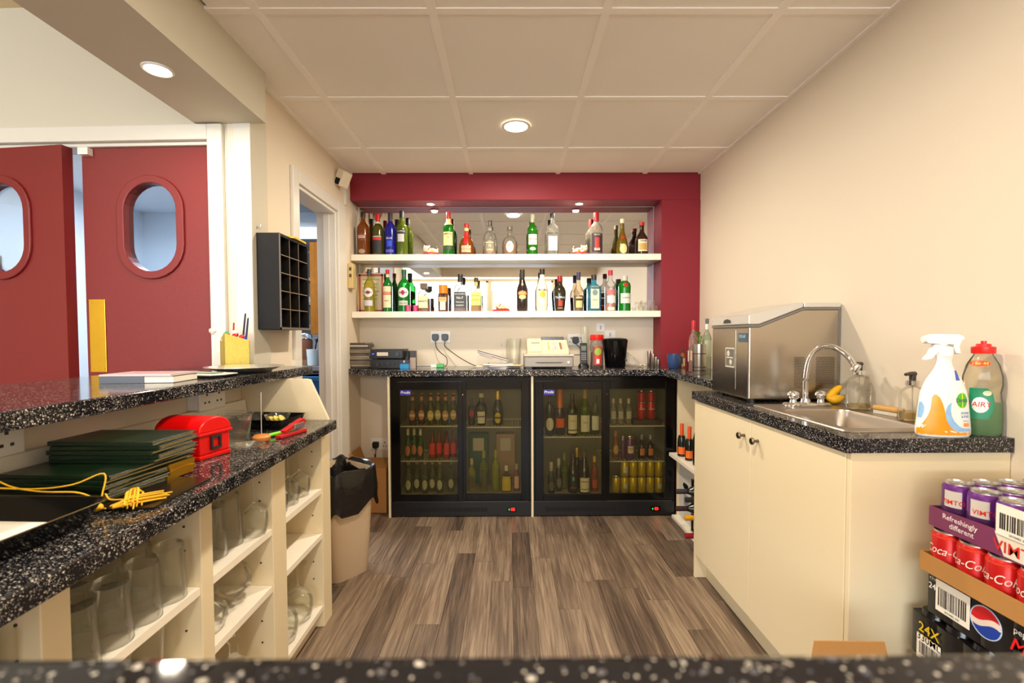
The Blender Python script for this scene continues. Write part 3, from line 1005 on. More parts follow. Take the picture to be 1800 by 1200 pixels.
shelf_bottle(745, 498, 22, S2, 'square clear amaretto bottle with big square brown cap, a little amber left', glass=(214, 206, 180), cap=(96, 68, 40), capf=.22, capblock=.6, group=LWR, kind='square', p=7, dr=.8, body=.14,
             labels=((1.5, .13, .56, (224, 216, 178)),), texts=(('AMARETTO', .36, .3, (40, 36, 30)),), liquid=((196, 70, 14), .22))
shelf_bottle(779, 501, 18, S2, 'small square dark brown bottle with orange cap and white label', glass=(92, 56, 40), cap=(240, 130, 20), capf=.32, group=LWR, kind='square', p=7, dr=.9, body=.6,
             labels=((1.1, .06, .46, (240, 224, 200)), (1.5, .38, .54, (240, 180, 110))), texts=(('COINTREAU', .46, .26, (206, 90, 30)),))
shelf_bottle(809, 482, 23, S2, 'square whiskey bottle with black label and black cap', glass=(216, 216, 208), cap=(44, 36, 38), capf=.2, group=LWR, kind='square', p=6, body=.2,
             labels=((1.75, .10, .52, (66, 68, 68)),), texts=(("JACK DANIEL'S", .46, .24, (230, 230, 230)), ('No.7', .36, .5, (230, 230, 230)), ('Tennessee', .25, .3, (230, 230, 230)), ('WHISKEY', .16, .3, (220, 220, 220))), liquid=((170, 54, 20), .14))
shelf_bottle(837, 488, 19, S2, 'square honey whiskey bottle with yellow label and gold neck', glass=(222, 216, 180), cap=(66, 52, 36), capf=.12, group=LWR, kind='square', p=6, body=.16, neckband=((222, 190, 80), .76, .87),
             labels=((1.8, .18, .56, (240, 214, 110)),), texts=(("JACK DANIEL'S", .46, .24, (110, 80, 30)), ('HONEY', .34, .4, (160, 110, 40))), liquid=((222, 150, 20), .2))
shelf_bottle(918, 474, 21, S2, 'dark cream-liqueur bottle with orange and green oval label', glass=(44, 32, 32), cap=(44, 40, 36), capf=.22, group=LWR, kind='baileys', body=.9,
             labels=((1.7, .36, .49, (222, 130, 50), 'oval'), (1.3, .29, .39, (226, 220, 140), 'oval'), (.4, .61, .67, (206, 160, 60), 'oval')), texts=(('BAILEYS', .43, .34, (250, 236, 200)),))
shelf_bottle(953, 473, 22, S2, 'white coconut rum bottle with black cap and sun picture', glass=(232, 226, 198), cap=(40, 34, 34), capf=.13, group=LWR, kind='malibu', body=1,
             labels=((.9, .32, .47, (226, 180, 40), 'oval'),), texts=(('MALIBU', .50, .42, (60, 56, 50)),))
shelf_bottle(984, 485, 22, S2, 'dark coffee liqueur bottle with red cap and white script', glass=(44, 38, 20), cap=(150, 30, 34), capf=.16, group=LWR, kind='tia', body=.92,
             labels=((.7, .14, .30, (220, 70, 50)),), texts=(('Tia Maria', .39, .5, (236, 236, 226)), ('DARK', .09, .3, (210, 200, 180))))
shelf_bottle(1017, 478, 20, S2, 'brown brandy bottle with navy cap and tan square label', glass=(220, 200, 170), cap=(56, 54, 84), capf=.2, group=LWR, kind='brandy', body=.2,
             labels=((1.2, .09, .36, (222, 196, 130)), (1.2, .27, .32, (50, 36, 24))), liquid=((110, 30, 16), .40))
shelf_bottle(1044, 483, 24, S2, 'square light-blue gin bottle with tall cream label', glass=(66, 160, 190), cap=(50, 44, 40), capf=.14, group=LWR, kind='square', p=5, body=.35,
             labels=((1.25, .07, .68, (232, 226, 190)), (.8, .42, .58, (120, 150, 150), 'oval')), texts=(('BOMBAY', .63, .28, (160, 110, 60)), ('GIN', .3, .4, (120, 130, 120))), liquid=((20, 130, 160), .36))
shelf_bottle(1073, 475, 20, S2, 'clear pink-gin bottle with red cap and pale pink label', glass=(232, 226, 222), cap=(196, 40, 60), capf=.12, group=LWR, kind='port', body=.2,
             labels=((1.7, .40, .52, (214, 120, 120)), (1.6, .20, .38, (232, 220, 216)), (1.3, .02, .10, (250, 220, 200))), texts=(("Gordon's", .58, .5, (110, 100, 100)),), liquid=((240, 130, 84), .18))
shelf_bottle(1098, 485, 22, S2, 'bright green gin bottle with white label and round red seal', glass=(6, 150, 20), cap=(206, 194, 180), capf=.14, group=LWR, kind='tanq', body=.5,
             labels=((1.8, .22, .50, (224, 226, 212)), (.8, .68, .80, (180, 24, 20), 'oval')), texts=(('Tanqueray', .38, .36, (120, 120, 110)),), liquid=((2, 120, 20), .22))


# lucky cat figurines lying on red cushions
def lucky_cat(u, z, label, flip=1, rotz=0, Y=3.36):
    x, y, _ = atY(u, 440, Y)
    t = thing('cat_figurine', label, 'figurine', (x, y, z), rotz, 'lucky cat figurines')
    part('cushion', MB().lathe([(.045, 0), (.062, .004), (.064, .011), (.05, .017), (.001, .018)], 18, dr=.55), col_mat((204, 34, 26), .35), t, local=True, smooth=True)
    w_ = mat('glazed_white', (240, 224, 196), .2)
    b = MB().ball((.008 * flip, 0, .033), .026, 14, 8, (1.5, .85, .72)).ball((-.026 * flip, -.006, .047), .0235, 14, 8, (1.1, .9, .9))
    b.ball((.042 * flip, -.012, .026), .012, 10, 6, (1.3, 1, .8)).ball((-.01 * flip, -.022, .026), .010, 10, 6, (1.5, .9, .8)).tube([(.044 * flip, 0, .034), (.052 * flip, 0, .05), (.046 * flip, 0, .064)], [.007, .006, .007])
    for s in (-1, 1):
        b.add([(-.026 * flip + s * .017 - .008, -.004, .058), (-.026 * flip + s * .017 + .008, -.004, .058), (-.026 * flip + s * .019, -.004, .077), (-.026 * flip + s * .017, -.012, .060), (-.026 * flip + s * .017, .006, .06)],
              [(0, 3, 2), (3, 1, 2), (1, 4, 2), (4, 0, 2), (0, 4, 1, 3)])
    part('cat_body', b, w_, t, local=True, smooth=True)
    part('collar', MB().tube([(-.012 * flip + .012 * math.cos(a) * .6, -.004 + .019 * math.sin(a), .041 + .015 * math.cos(a)) for a in [2 * PI * i / 14 for i in range(15)]], .003, 6), col_mat((210, 90, 30), .4), t, local=True, smooth=True)
    f = MB()
    for s in (-1, 1):
        f.ball((-.026 * flip + s * .009, -.0268, .050), .0022, 8, 5)
    part('eyes', f, M_BLACK, t, local=True)
    part('coin', MB().lathe([(.009, 0), (.010, .0015), (.009, .003)], 14, M=Matrix.Translation((.012 * flip, -.024, .03)) @ Matrix.Rotation(PI / 2, 4, 'X')), M_BRASS, t, local=True, smooth=True)


lucky_cat(757, S1, 'white and red lucky cat figurine, left on the upper niche shelf')
lucky_cat(1020, S1, 'white and red lucky cat figurine, right on the upper niche shelf', -1)
lucky_cat(881, S2, 'white and red lucky cat figurine on the lower niche shelf')
for u, lb in ((717.5, 'small pink shot glass beside the green vermouth bottle'), (730, 'second small pink shot glass nearer the amaretto bottle')):
    x, y, _ = atY(u, 545, 3.33)
    solo('shot_glass', MB().lathe([(.013, 0), (.016, .001), (.018, .045), (.0168, .045), (.014, .006), (.001, .005)], 16, c=(x, y, S2)), thin_glass('pink_glass', (250, 120, 170), .6, .05, .6, (240, 90, 150)), lb, 'glass', 'pink shot glasses', smooth=True)
# ribbed glass dishes at the right end
for k, (u, dz, rr) in enumerate(((1126, 0, .024), (1138, 0, .026), (1150, 0, .024), (1132, .03, .024), (1145, .03, .024))):
    x, y, _ = atY(u, 540, 3.37 + .03 * (k % 2))
    pf = [(rr * .7, 0), (rr * .74, .002), (rr, .038), (rr * .92, .038), (rr * .66, .006), (.001, .005)]
    mb = MB()
    n = 24
    vs, fs = [], []
    for r_, z_ in pf:
        for i in range(n):
            a = 2 * PI * i / n
            q = r_ * (1 + (.09 if i % 2 else -.05))
            vs.append((x + q * math.cos(a), y + q * math.sin(a), S2 + z_ + dz * 1.3))
    for j in range(len(pf) - 1):
        for i in range(n):
            fs.append((j * n + i, j * n + (i + 1) % n, (j + 1) * n + (i + 1) % n, (j + 1) * n + i))
    mb.add(vs, fs)
    solo('ribbed_dish', mb, M_GLASSW, ('small ribbed clear glass dish, left of the bottom row at the shelf end', 'small ribbed clear glass dish, middle of the bottom row at the shelf end',
         'small ribbed clear glass dish, right of the bottom row at the shelf end', 'small ribbed clear glass dish stacked on top at left', 'small ribbed clear glass dish stacked on top at right')[k], 'dish', 'ribbed glass dishes')
# framed licence leaning on the mirror at the left end
t = thing('certificate', 'cream certificate with red ornate border leaning at the left of the lower shelf', 'certificate', (-.97, 3.46, S2))
a = atY(629, 480, 3.455); b = atY(676, 545, 3.455)
part('paper_sheet', MB().box(a[0], 3.452, S2 + .001, b[0], 3.456, a[2]), mat('certificate_paper', (238, 226, 180), .6), t)
bd = MB()
for q in ((a[0] + .006, S2 + .008, a[0] + .02, a[2] - .008), (b[0] - .02, S2 + .008, b[0] - .006, a[2] - .008), (a[0] + .006, a[2] - .022, b[0] - .006, a[2] - .008), (a[0] + .006, S2 + .008, b[0] - .006, S2 + .02)):
    bd.box(q[0], 3.4505, q[1], q[2], 3.452, q[3])
part('border', bd, mat('border_red', (206, 96, 84), .6, var=.4, vscale=260), t)
ln = MB()
for k in range(6):
    ln.box(a[0] + .035, 3.4512, a[2] - .05 - .028 * k, b[0] - .035 - .01 * (k % 3), 3.452, a[2] - .046 - .028 * k)
part('print_lines', ln, col_mat((150, 130, 100)), t, kind='stuff')

# ================================================================== FRIDGE CONTENTS
FCNT = [0]


def fb(u, vt, w_, z, label, Y=FY, name='bottle', cat='bottle', **k):
    x, y, zt = atY(u, vt, Y)
    return bottle(name, label, cat, (x, Y, z + .0006), max(.06, zt - z), w_ / 2 * Y / F_PX * .95, n=14, **k)


g = 'beer bottles on the top shelf of the left fridge'
for i, (u, lc, gc) in enumerate(((725, (200, 120, 90), (70, 56, 26)), (741, (206, 130, 100), (70, 56, 26)), (757, (214, 190, 90), (60, 70, 26)), (770, (200, 180, 110), (60, 70, 26)), (783, (204, 150, 110), (50, 70, 30)), (797, (204, 160, 110), (50, 70, 30)))):
    fb(u, 690, 14, F1A, '%s beer bottle from the left on the top shelf of the left fridge' % ('first', 'second', 'third', 'fourth', 'fifth', 'sixth')[i], kind='beer', glass=gc, body=.8, cap=(190, 120, 80), capf=.06, group=g,
       neckband=((226, 150, 110), .76, .88), labels=((1.8, .14, .46, lc, 'oval'), (1.5, .26, .34, (230, 220, 190))), Y=3.17 + .03 * (i % 2))
for i, u in enumerate((717, 728, 739)):
    fb(u, 753, 12, F1B, '%s green beer bottle on the middle shelf of the left fridge' % ('left', 'middle', 'right')[i], kind='beer', glass=(36, 90, 40), body=.7, cap=(200, 196, 180), capf=.07, neckband=((220, 214, 196), .78, .95),
       labels=((1.7, .12, .46, (196, 120, 90), 'oval'),), group='green beers in the left fridge', Y=3.17 + .04 * (i % 2))
for i, u in enumerate((760, 772, 785, 797)):
    fb(u, 757, 13, F1B, '%s red fruit-drink bottle on the middle shelf of the left fridge' % ('first', 'second', 'third', 'fourth')[i], kind='beer', glass=(150, 60, 44), body=.6, cap=(60, 50, 50), capf=.08,
       labels=((1.8, .16, .56, (214, 50, 36)),), group='red drink bottles in the left fridge', Y=3.18 + .03 * (i % 2))
for i, u in enumerate((718, 733, 747, 760, 773, 793)):
    fb(u, 812, 13, FB, '%s clear mixer bottle from the left at the bottom of the left fridge' % ('first', 'second', 'third', 'fourth', 'fifth', 'sixth')[i], kind='beer', glass=(120, 130, 90), body=.4, cap=(150, 150, 120), capf=.07,
       labels=((1.6, .12, .44, (190, 190, 160), 'oval'),), group='mixer bottles in the left fridge', Y=3.16 + .04 * (i % 2))
fb(829, 700, 13, F1R, 'dark bottle with small red label, left on the upper shelf behind the left fridge door', glass=(26, 24, 24), body=.9, kind='port', cap=(20, 20, 20), labels=((1.5, .30, .58, (170, 50, 60), 'oval'),), group='upper shelf of left fridge')
fb(846, 691, 22, F1R, 'wide dark bottle with slanted white label in the left fridge', glass=(20, 22, 24), body=.9, kind='tia', cap=(220, 214, 200), capf=.13, labels=((1.4, .06, .44, (224, 220, 196)), (1.3, .26, .30, (60, 60, 60))), group='upper shelf of left fridge')
fb(875, 686, 20, F1R, 'dark champagne bottle with gold foil and yellow label in the left fridge', glass=(22, 26, 18), body=.9, kind='champ', cap=(214, 176, 80), capf=.26, capmetal=True, labels=((1.2, .06, .38, (206, 180, 20), 'oval'), (1.7, .20, .25, (30, 30, 30))), group='upper shelf of left fridge')
for i, (u, vt, w_, gc, lb, cap) in enumerate(((829, 806, 14, (200, 200, 90), 'pale yellow white-wine bottle, leftmost at the bottom behind the right door', (200, 190, 120)),
                                              (850, 792, 16, (150, 170, 40), 'green-yellow wine bottle at the bottom of the left fridge', (160, 150, 60)),
                                              (871, 790, 16, (190, 200, 50), 'bright yellow-green tall wine bottle at the bottom of the left fridge', (150, 160, 70)))):
    fb(u, vt, w_, FB, lb, glass=gc, body=.35, kind='wine', cap=cap, capf=.18, labels=((1.4, .1, .5, (84, 76, 40)),) if i < 2 else (), group='bottom bottles in the left fridge', liquid=(gc, .55))
fb(890, 818, 20, FB, 'squat bottle with broad yellow label at the bottom of the left fridge', glass=(90, 80, 40), body=.6, kind='whisky', cap=(220, 216, 200), capf=.2, labels=((1.9, .04, .60, (206, 186, 20)),), group='bottom bottles in the left fridge')
fb(908, 815, 11, FB, 'small pink-labelled bottle at the bottom right of the left fridge', glass=(150, 90, 80), body=.6, kind='beer', cap=(180, 170, 160), labels=((1.8, .1, .55, (226, 180, 170)),), group='bottom bottles in the left fridge')
# back row cartons in the left fridge
for u0, u1, c, lb in ((824, 858, (44, 96, 84), 'teal drinks carton at the back of the left fridge'), (872, 905, (176, 146, 116), 'tan drinks carton at the back of the left fridge')):
    a = atY(u0, 762, 3.36); b = atY(u1, 762, 3.36)
    t = thing('drinks_carton', lb, 'carton', ((a[0] + b[0]) / 2, 3.39, FB), 0, 'cartons at the back of the left fridge')
    part('carton_body', MB().box(a[0], 3.35, FB + .001, b[0], 3.43, a[2]), col_mat(c, .6), t, bevel=.003)
    part('label', MB().box(a[0] + .03, 3.3485, a[2] - .12, b[0] - .03, 3.35, a[2] - .03), col_mat((200, 190, 170)), t)
g = 'upper wines in the right fridge'
fb(966, 690, 17, F2A, 'dark wine bottle with round pale label, left edge of the right fridge', glass=(24, 26, 22), body=.9, kind='wine', cap=(60, 50, 60), labels=((1.9, .12, .42, (226, 220, 206), 'oval'),), group=g, Y=3.18)
fb(984, 682, 20, F2A, 'champagne bottle with orange foil and orange slanted label in the right fridge', glass=(20, 26, 20), body=.9, kind='champ', cap=(240, 120, 30), capf=.42, capr=.5, labels=((1.8, .16, .36, (226, 92, 30)),), group=g, Y=3.2)
fb(1006, 692, 20, F2A, 'dark bottle with large cream label in the right fridge', glass=(40, 44, 34), body=.85, kind='wine', cap=(40, 36, 40), labels=((1.9, .06, .50, (228, 222, 196)), (1.8, .12, .15, (90, 84, 60))), texts=(('Chablis', .36, .34, (120, 100, 60)),), group=g, Y=3.18)
fb(1028, 684, 20, F2A, 'green white-wine bottle with white label in the right fridge', glass=(110, 140, 40), body=.4, kind='wine', cap=(180, 150, 80), labels=((1.9, .08, .44, (230, 228, 216)),), texts=(('VILLA', .28, .4, (90, 100, 100)),), group=g, Y=3.19, liquid=((130, 150, 40), .6))
fb(1046, 694, 16, F2A, 'second green wine bottle with white label, at the door edge', glass=(84, 100, 44), body=.5, kind='wine', cap=(70, 66, 60), labels=((1.9, .12, .48, (224, 224, 214)),), group=g, Y=3.2)
g = 'lower bottles in the right fridge'
fb(969, 812, 14, FB, 'dark beer bottle with ringed label, bottom left of the right fridge', glass=(34, 36, 26), body=.85, kind='beer', cap=(190, 186, 170), neckband=((170, 166, 150), .72, .9), labels=((1.6, .08, .40, (90, 86, 70), 'oval'),), group=g, Y=3.15)
fb(982, 806, 13, FB, 'second dark beer bottle with ringed label in the right fridge', glass=(34, 30, 26), body=.85, kind='beer', cap=(190, 186, 170), neckband=((150, 146, 130), .74, .9), labels=((1.6, .12, .44, (110, 106, 96), 'oval'),), group=g, Y=3.19)
fb(992, 796, 14, FB, 'glowing yellow-green wine bottle at the bottom of the right fridge', glass=(140, 160, 60), body=.35, kind='wine', cap=(130, 150, 80), group=g, Y=3.25, liquid=((120, 170, 60), .5))
fb(1007, 796, 20, FB, 'dark champagne-shaped bottle with small teal mark in the right fridge', glass=(34, 28, 26), body=.9, kind='champ', cap=(70, 60, 60), labels=((.4, .32, .42, (70, 160, 150)),), texts=(('TINTO', .14, .4, (150, 146, 136)),), group=g, Y=3.16)
fb(1014, 786, 18, FB, 'tall wine bottle with gold capsule behind the dark bottle', glass=(30, 28, 22), body=.9, kind='wine', cap=(196, 170, 90), capf=.24, capmetal=True, group=g, Y=3.27)
fb(1027, 792, 21, FB, 'dark burgundy-shaped bottle with large white label at the bottom of the right fridge', glass=(36, 28, 26), body=.9, kind='slope', cap=(90, 80, 80), capf=.14, labels=((1.8, .04, .38, (222, 216, 196)), (1.5, .10, .12, (120, 110, 100)), (1.5, .28, .30, (120, 110, 100))), group=g, Y=3.15)
fb(1045, 802, 13, FB, 'orange rosé bottle with yellow cap at the bottom of the right fridge', glass=(170, 84, 50), body=.6, kind='wine', cap=(236, 186, 20), capf=.16, labels=((1.7, .1, .34, (190, 84, 60)),), group=g, Y=3.19, liquid=((190, 90, 50), .6))


def can(loc, r, h, label, group, side, band=None, texts=(), lid=(206, 204, 200), rot=0, name='drink_can', lod=False, arch=0):
    t = thing(name, label, 'can', loc, rot, group)
    prof = [(a * r, b * h) for a, b in PR['can']]
    part('can_body', MB().lathe([(.001, .003)] + prof[:5], 18, close=False), mat('can_%d_%d_%d' % tuple(side), side, .3, .35), t, local=True, smooth=True)
    lidm = MB().lathe([(prof[4][0], prof[4][1]), (prof[5][0] * 1.04, prof[5][1]), (prof[6][0] * 1.03, h), (prof[6][0] * .95, h), (prof[6][0] * .92, h - .004), (.001, h - .004)], 18, close=False)
    if not lod:
        part('ring_pull', MB().box(-.005, -.012, h - .004, .005, .008, h - .0028), mat('can_aluminium', lid, .25, .9), t, local=True)
    part('lid', lidm, mat('can_aluminium', lid, .25, .9), t, local=True, smooth=True)
    fn = wrapf(prof, off=.0004)
    fo = wrapf(prof, off=.0009)
    if band:
        for c, z0, z1, wd, shp in band:
            part('label_panel', patch(fn, wd * r, z0 * h, z1 * h, shp, 14), mat('can_%d_%d_%d' % tuple(c), c, .35, .15), t, local=True, smooth=True)
    for s, z, sz, c, dx, sh in texts:
        part('lettering', MB().text(s, sz * r, lambda x, y: fo(x + dx * r, z * h + y), shear=sh, arch=arch, bold=s != 'Coca-Cola', sx=.85 if s == 'Coca-Cola' else 1), col_mat(c, .4), t, local=True)
    return t


def fcan(u, v0, z, label, group, side, Y=3.17, **k):
    x, y, _ = atY(u, 800, Y)
    return can((x, Y, z + .0006), .0265, .105, label, group, side, lod=True, **k)


for i, u in enumerate((1127, 1144)):
    x, y, _ = atY(u, 750, 3.2)
    can((x, y, F2RA + .0006 + .03), .029, .118, '%s red cola can on the top shelf of the right fridge' % ('left', 'right')[i], 'red cans in the right fridge', (196, 30, 34), texts=(('Coke', .62, .7, (240, 220, 210), 0, .2),), lod=True)
    can((x, y, F2RA + .0007 + .149), .029, .07, '%s upper red cola can stacked at the top of the right fridge' % ('left', 'right')[i], 'red cans in the right fridge', (190, 34, 38), lod=True)
solo('can_riser', MB().box(atY(1110, 750, 3.2)[0], 3.15, F2RA + .0005, atY(1160, 750, 3.2)[0], 3.26, F2RA + .03), col_mat((60, 40, 40)), 'dark shrink-wrap block under the red cola cans in the right fridge', 'packaging')
for i, u in enumerate((1078, 1091, 1105)):
    fb(u, 700, 12, F2RA, '%s clear water bottle on the top shelf of the right fridge' % ('left', 'middle', 'right')[i], glass=(200, 196, 180), body=.3, kind='beer', cap=(206, 180, 160), labels=((1.7, .2, .5, (190, 186, 170)),), group='water bottles in the right fridge')
fb(1082, 757, 12, F2RB, 'orange soda bottle on the middle shelf of the right fridge', glass=(160, 90, 40), body=.6, kind='beer', cap=(196, 110, 70), labels=((1.8, .16, .5, (206, 160, 90), 'oval'),), group='middle shelf of the right fridge')
fb(1095, 766, 8, F2RB, 'slim purple drink bottle in the right fridge', glass=(130, 90, 140), body=.7, kind='beer', cap=(190, 170, 200), group='middle shelf of the right fridge')
x, y, _ = atY(1107, 800, 3.17)
can((x, y, F2RB + .001), .032, .15, 'purple fruit-drink can with white heart label in the right fridge', 'middle shelf of the right fridge', (110, 64, 120), band=(((220, 206, 200), .30, .62, 1.3, 'rect'),), texts=(('VIMTO', .5, .42, (190, 60, 50), 0, 0),), lod=True)
for i, u in enumerate((1128, 1143)):
    fb(u, 764, 14, F2RB, '%s dark cider bottle with orange label in the right fridge' % ('left', 'right')[i], glass=(44, 34, 34), body=.85, kind='whisky', cap=(160, 160, 160), labels=((1.4, .14, .44, (206, 130, 80)),), group='middle shelf of the right fridge')
YEL = (206, 178, 16)
for i, u in enumerate((1083, 1098, 1113, 1128, 1143, 1158)):
    fcan(u, 0, FB, '%s yellow tonic can from the left at the bottom of the right fridge' % ('first', 'second', 'third', 'fourth', 'fifth', 'sixth')[i], 'yellow tonic cans, bottom row', YEL, Y=3.15,
         band=(((206, 206, 190), .3, .6, 1.0, 'rect'),) if i in (1, 5) else None)
for i, u in enumerate((1098, 1113, 1128, 1143, 1158)):
    fcan(u, 0, FB + .1065, '%s yellow tonic can from the left in the second layer of the right fridge' % ('first', 'second', 'third', 'fourth', 'fifth')[i], 'yellow tonic cans, second layer', YEL, Y=3.15 if i in (0, 4) else 3.155,
         band=(((210, 210, 196), .3, .7, 1.2, 'rect'),) if i == 0 else None)


# ================================================================== BACK WORKTOP ITEMS
WZ = .963
def X3(u, Y=3.3, v=640):
    return atY(u, v, Y)[0]
def Zv(v, Y=3.3, u=900):
    return atY(u, v, Y)[2]


z = WZ
ccols = ((60, 50, 44), (96, 84, 70), (150, 130, 100), (80, 70, 60), (120, 100, 80), (190, 180, 160), (70, 60, 56), (110, 96, 80), (160, 150, 130), (90, 80, 70), (60, 56, 56), (130, 110, 84))
words_ = ('lowest', 'second', 'third', 'fourth', 'fifth', 'sixth', 'seventh', 'eighth', 'ninth', 'tenth', 'eleventh', 'topmost')
for k in range(12):
    h = (.010, .0155, .021, .0105)[k % 4]
    dx = random.uniform(-.008, .008) + (-.008 if k > 5 else .006)
    M = Matrix.Translation((X3(634) + dx, 3.32, z + .0004)) @ Matrix.Rotation(random.uniform(-.12, .12), 4, 'Z')
    t = thing('disc_case', '%s plastic disc case of the stack at the left end of the back worktop' % words_[k], 'disc case', (X3(634) + dx, 3.32, z), 0, 'stack of disc cases')
    part('case_shell', MB().box(-.071, -.0625, 0, .071, .0625, h, M), thin_glass('case_plastic', (190, 186, 176), .5, .1, 1, ccols[k % 12]) if 0 else col_mat(ccols[k], .25), t, bevel=.001)
    part('spine_card', MB().box(-.064, -.0631, h * .25, .066, -.0624, h * .75, M), col_mat(ccols[(k * 5 + 3) % 12], .6), t)
    z += h + .0004
# small stack of stereo units
for v0, v1, u0, u1, lb, yy in ((629, 644, 652, 704, 'lower black stereo unit with knobs on the back worktop', 3.24), (612, 628, 651, 708, 'upper black stereo unit with lit display stacked on the other', 3.25)):
    z0 = WZ + .0005 if v0 == 629 else WZ + .0665
    a, b = X3(u0, yy - .06), X3(u1, yy - .06)
    t = thing('stereo_unit', lb, 'stereo', ((a + b) / 2, yy, z0), 0, 'stereo units')
    part('casing', MB().box(a, yy - .06, z0 + .004, b, yy + .12, z0 + .0645), M_BLACK, t, bevel=.003)
    ft = MB()
    for x_ in (a + .02, b - .02):
        for y_ in (yy - .045, yy + .1):
            ft.cyl((x_, y_, z0), .008, .004, 10)
    part('feet', ft, M_BLACK, t, kind='stuff')
    if v0 == 612:
        part('display', MB().box(a + .045, yy - .0612, z0 + .022, a + .12, yy - .06, z0 + .046), mat('lcd', (190, 176, 150), .3, emit=.25), t)
        part('power_light', MB().box(a + .012, yy - .0612, z0 + .032, a + .026, yy - .06, z0 + .038), mat('led_blue', (40, 60, 255), .3, emit=3), t)
        part('volume_knob', MB().cyl((b - .035, yy - .072, z0 + .034), .012, .012, 18, 'y'), mat('knob_grey', (60, 60, 60), .3, .5), t, smooth=True)
        bt = MB()
        for k in range(7):
            bt.box(a + .03 + k * .018, yy - .062, z0 + .052, a + .04 + k * .018, yy - .06, z0 + .057)
        part('buttons', bt, mat('knob_grey', (60, 60, 60), .3, .5), t, kind='stuff')
    else:
        for k in range(4):
            part('knob', MB().cyl((a + .045 + .035 * k, yy - .07, z0 + .032), .008 if k else .011, .01, 14, 'y'), mat('knob_grey', (60, 60, 60), .3, .5), t, smooth=True)
for u0, u1, v0, lb, c in ((709, 719, 616, 'small black desk speaker beside the stereo units', (26, 26, 28)), (720, 730, 616, 'small dark grey box behind the blue carton', (50, 46, 44))):
    a, b = X3(u0, 3.3), X3(u1, 3.3)
    t = thing('small_speaker', lb, 'speaker', ((a + b) / 2, 3.33, WZ))
    part('cabinet', MB().box(a, 3.3, WZ + .0005, b, 3.36, Zv(v0, 3.3)), col_mat(c, .4), t, bevel=.002)
    part('grille', MB().lathe([(.014, 0), (.015, .002), (.001, .003)], 18, M=Matrix.Translation(((a + b) / 2, 3.3, WZ + .07)) @ Matrix.Rotation(PI / 2, 4, 'X')), col_mat((70, 70, 72), .6), t, smooth=True)
a, b = X3(705, 3.2), X3(720, 3.2)
t = thing('small_carton', 'small bright blue carton in front of the stereo units', 'carton', ((a + b) / 2, 3.2, WZ))
part('carton_body', MB().box(a, 3.165, WZ + .0005, b, 3.21, WZ + .035), col_mat((30, 140, 200), .4), t, bevel=.001)
part('carton_top', MB().box(a, 3.165, WZ + .0352, b, 3.21, WZ + .062), col_mat((30, 40, 56), .4), t, bevel=.001)
part('lettering', MB().text('8', .02, lambda x, y: ((a + b) / 2 + x, 3.164, WZ + .05 + y)), M_WHITE, t)
a, b = X3(721, 3.22), X3(731, 3.22)
solo('photo_card', MB().box(a, 3.214, WZ + .0005, b, 3.217, WZ + .075), col_mat((170, 150, 136)), 'small greyish picture card leaning beside the blue carton', 'card')


def socket(name, label, M, w_=.146, plugs=(), group=None, holes=True, surf=.009):
    """UK socket plate in local XZ facing -Y"""
    loc = M.translation
    t = thing(name, label, 'wall socket', tuple(loc), 0, group)
    part('face_plate', MB().box(-w_ / 2, -surf, -.043, w_ / 2, 0, .043, M), M_WHITE, t, bevel=.003)
    if holes:
        h = MB()
        for cx in ((-.034, .034) if w_ > .1 else (0,)):
            h.box(cx - .004, -surf - .0006, .008, cx + .004, -surf, .019, M)
            for s in (-.011, .011):
                h.box(cx + s - .0038, -surf - .0006, -.018, cx + s + .0038, -surf, -.011, M)
        part('pin_slots', h, mat('slot_brown', (70, 56, 48), .8), t, kind='stuff')
        r_ = MB()
        for cx in ((-.034, .034) if w_ > .1 else ()):
            r_.box(cx * .35 - .006, -surf - .003, .022, cx * .35 + .006, -surf, .036, M)
        if r_.v:
            part('rocker_switches', r_, M_WHITE, t, kind='stuff', bevel=.001)
    return t


def plug(M, label, cable_pts=None, group='black plugs'):
    t = thing('plug', label, 'plug', tuple(M.translation), 0, group)
    part('plug_body', MB().prism([(-.022, -.018), (-.024, .012), (-.018, .022), (.018, .022), (.024, .012), (.022, -.018), (.01, -.028), (-.01, -.028)], -.034, -.0105, 'y', M), M_BLACK, t, bevel=.003)
    if cable_pts:
        part('cable', MB().tube(cable_pts, .0028, 6), M_BLACK, t, smooth=True)


def spline(pts, n=6):
    out = []
    P = [Vector(p) for p in pts]
    P = [P[0] * 2 - P[1]] + P + [P[-1] * 2 - P[-2]]
    for i in range(1, len(P) - 2):
        for k in range(n):
            t_ = k / n
            a, b, c, d = P[i - 1], P[i], P[i + 1], P[i + 2]
            out.append(.5 * ((2 * b) + (c - a) * t_ + (2 * a - 5 * b + 4 * c - d) * t_ ** 2 + (3 * b - a - 3 * c + d) * t_ ** 3))
    out.append(P[-2])
    return out


cx, _, cz = atY(774.5, 592, YM)
socket('double_socket', 'white double wall socket above the back worktop, with two black plugs', Matrix.Translation((cx, YM, cz)), group='back wall sockets')
p1 = [(cx - .036, YM - .02, cz - .03), (cx - .03, YM - .02, cz - .075), (cx + .0, 3.44, cz - .11), (cx + .05, 3.42, cz - .15), (cx + .055, 3.38, WZ + .012), (cx + .02, 3.33, WZ + .006)]
plug(Matrix.Translation((cx - .036, YM, cz)), 'left black plug in the double socket on the back wall', spline(p1))
p2 = [(cx + .034, YM - .02, cz - .03), (cx + .036, YM - .02, cz - .07), (cx + .10, 3.44, cz - .12), (cx + .17, 3.42, cz - .165), (cx + .26, 3.38, WZ + .008), (cx + .33, 3.34, WZ + .005), (cx + .36, 3.35, WZ + .03)]
plug(Matrix.Translation((cx + .034, YM, cz)), 'right black plug in the double socket on the back wall', spline(p2))
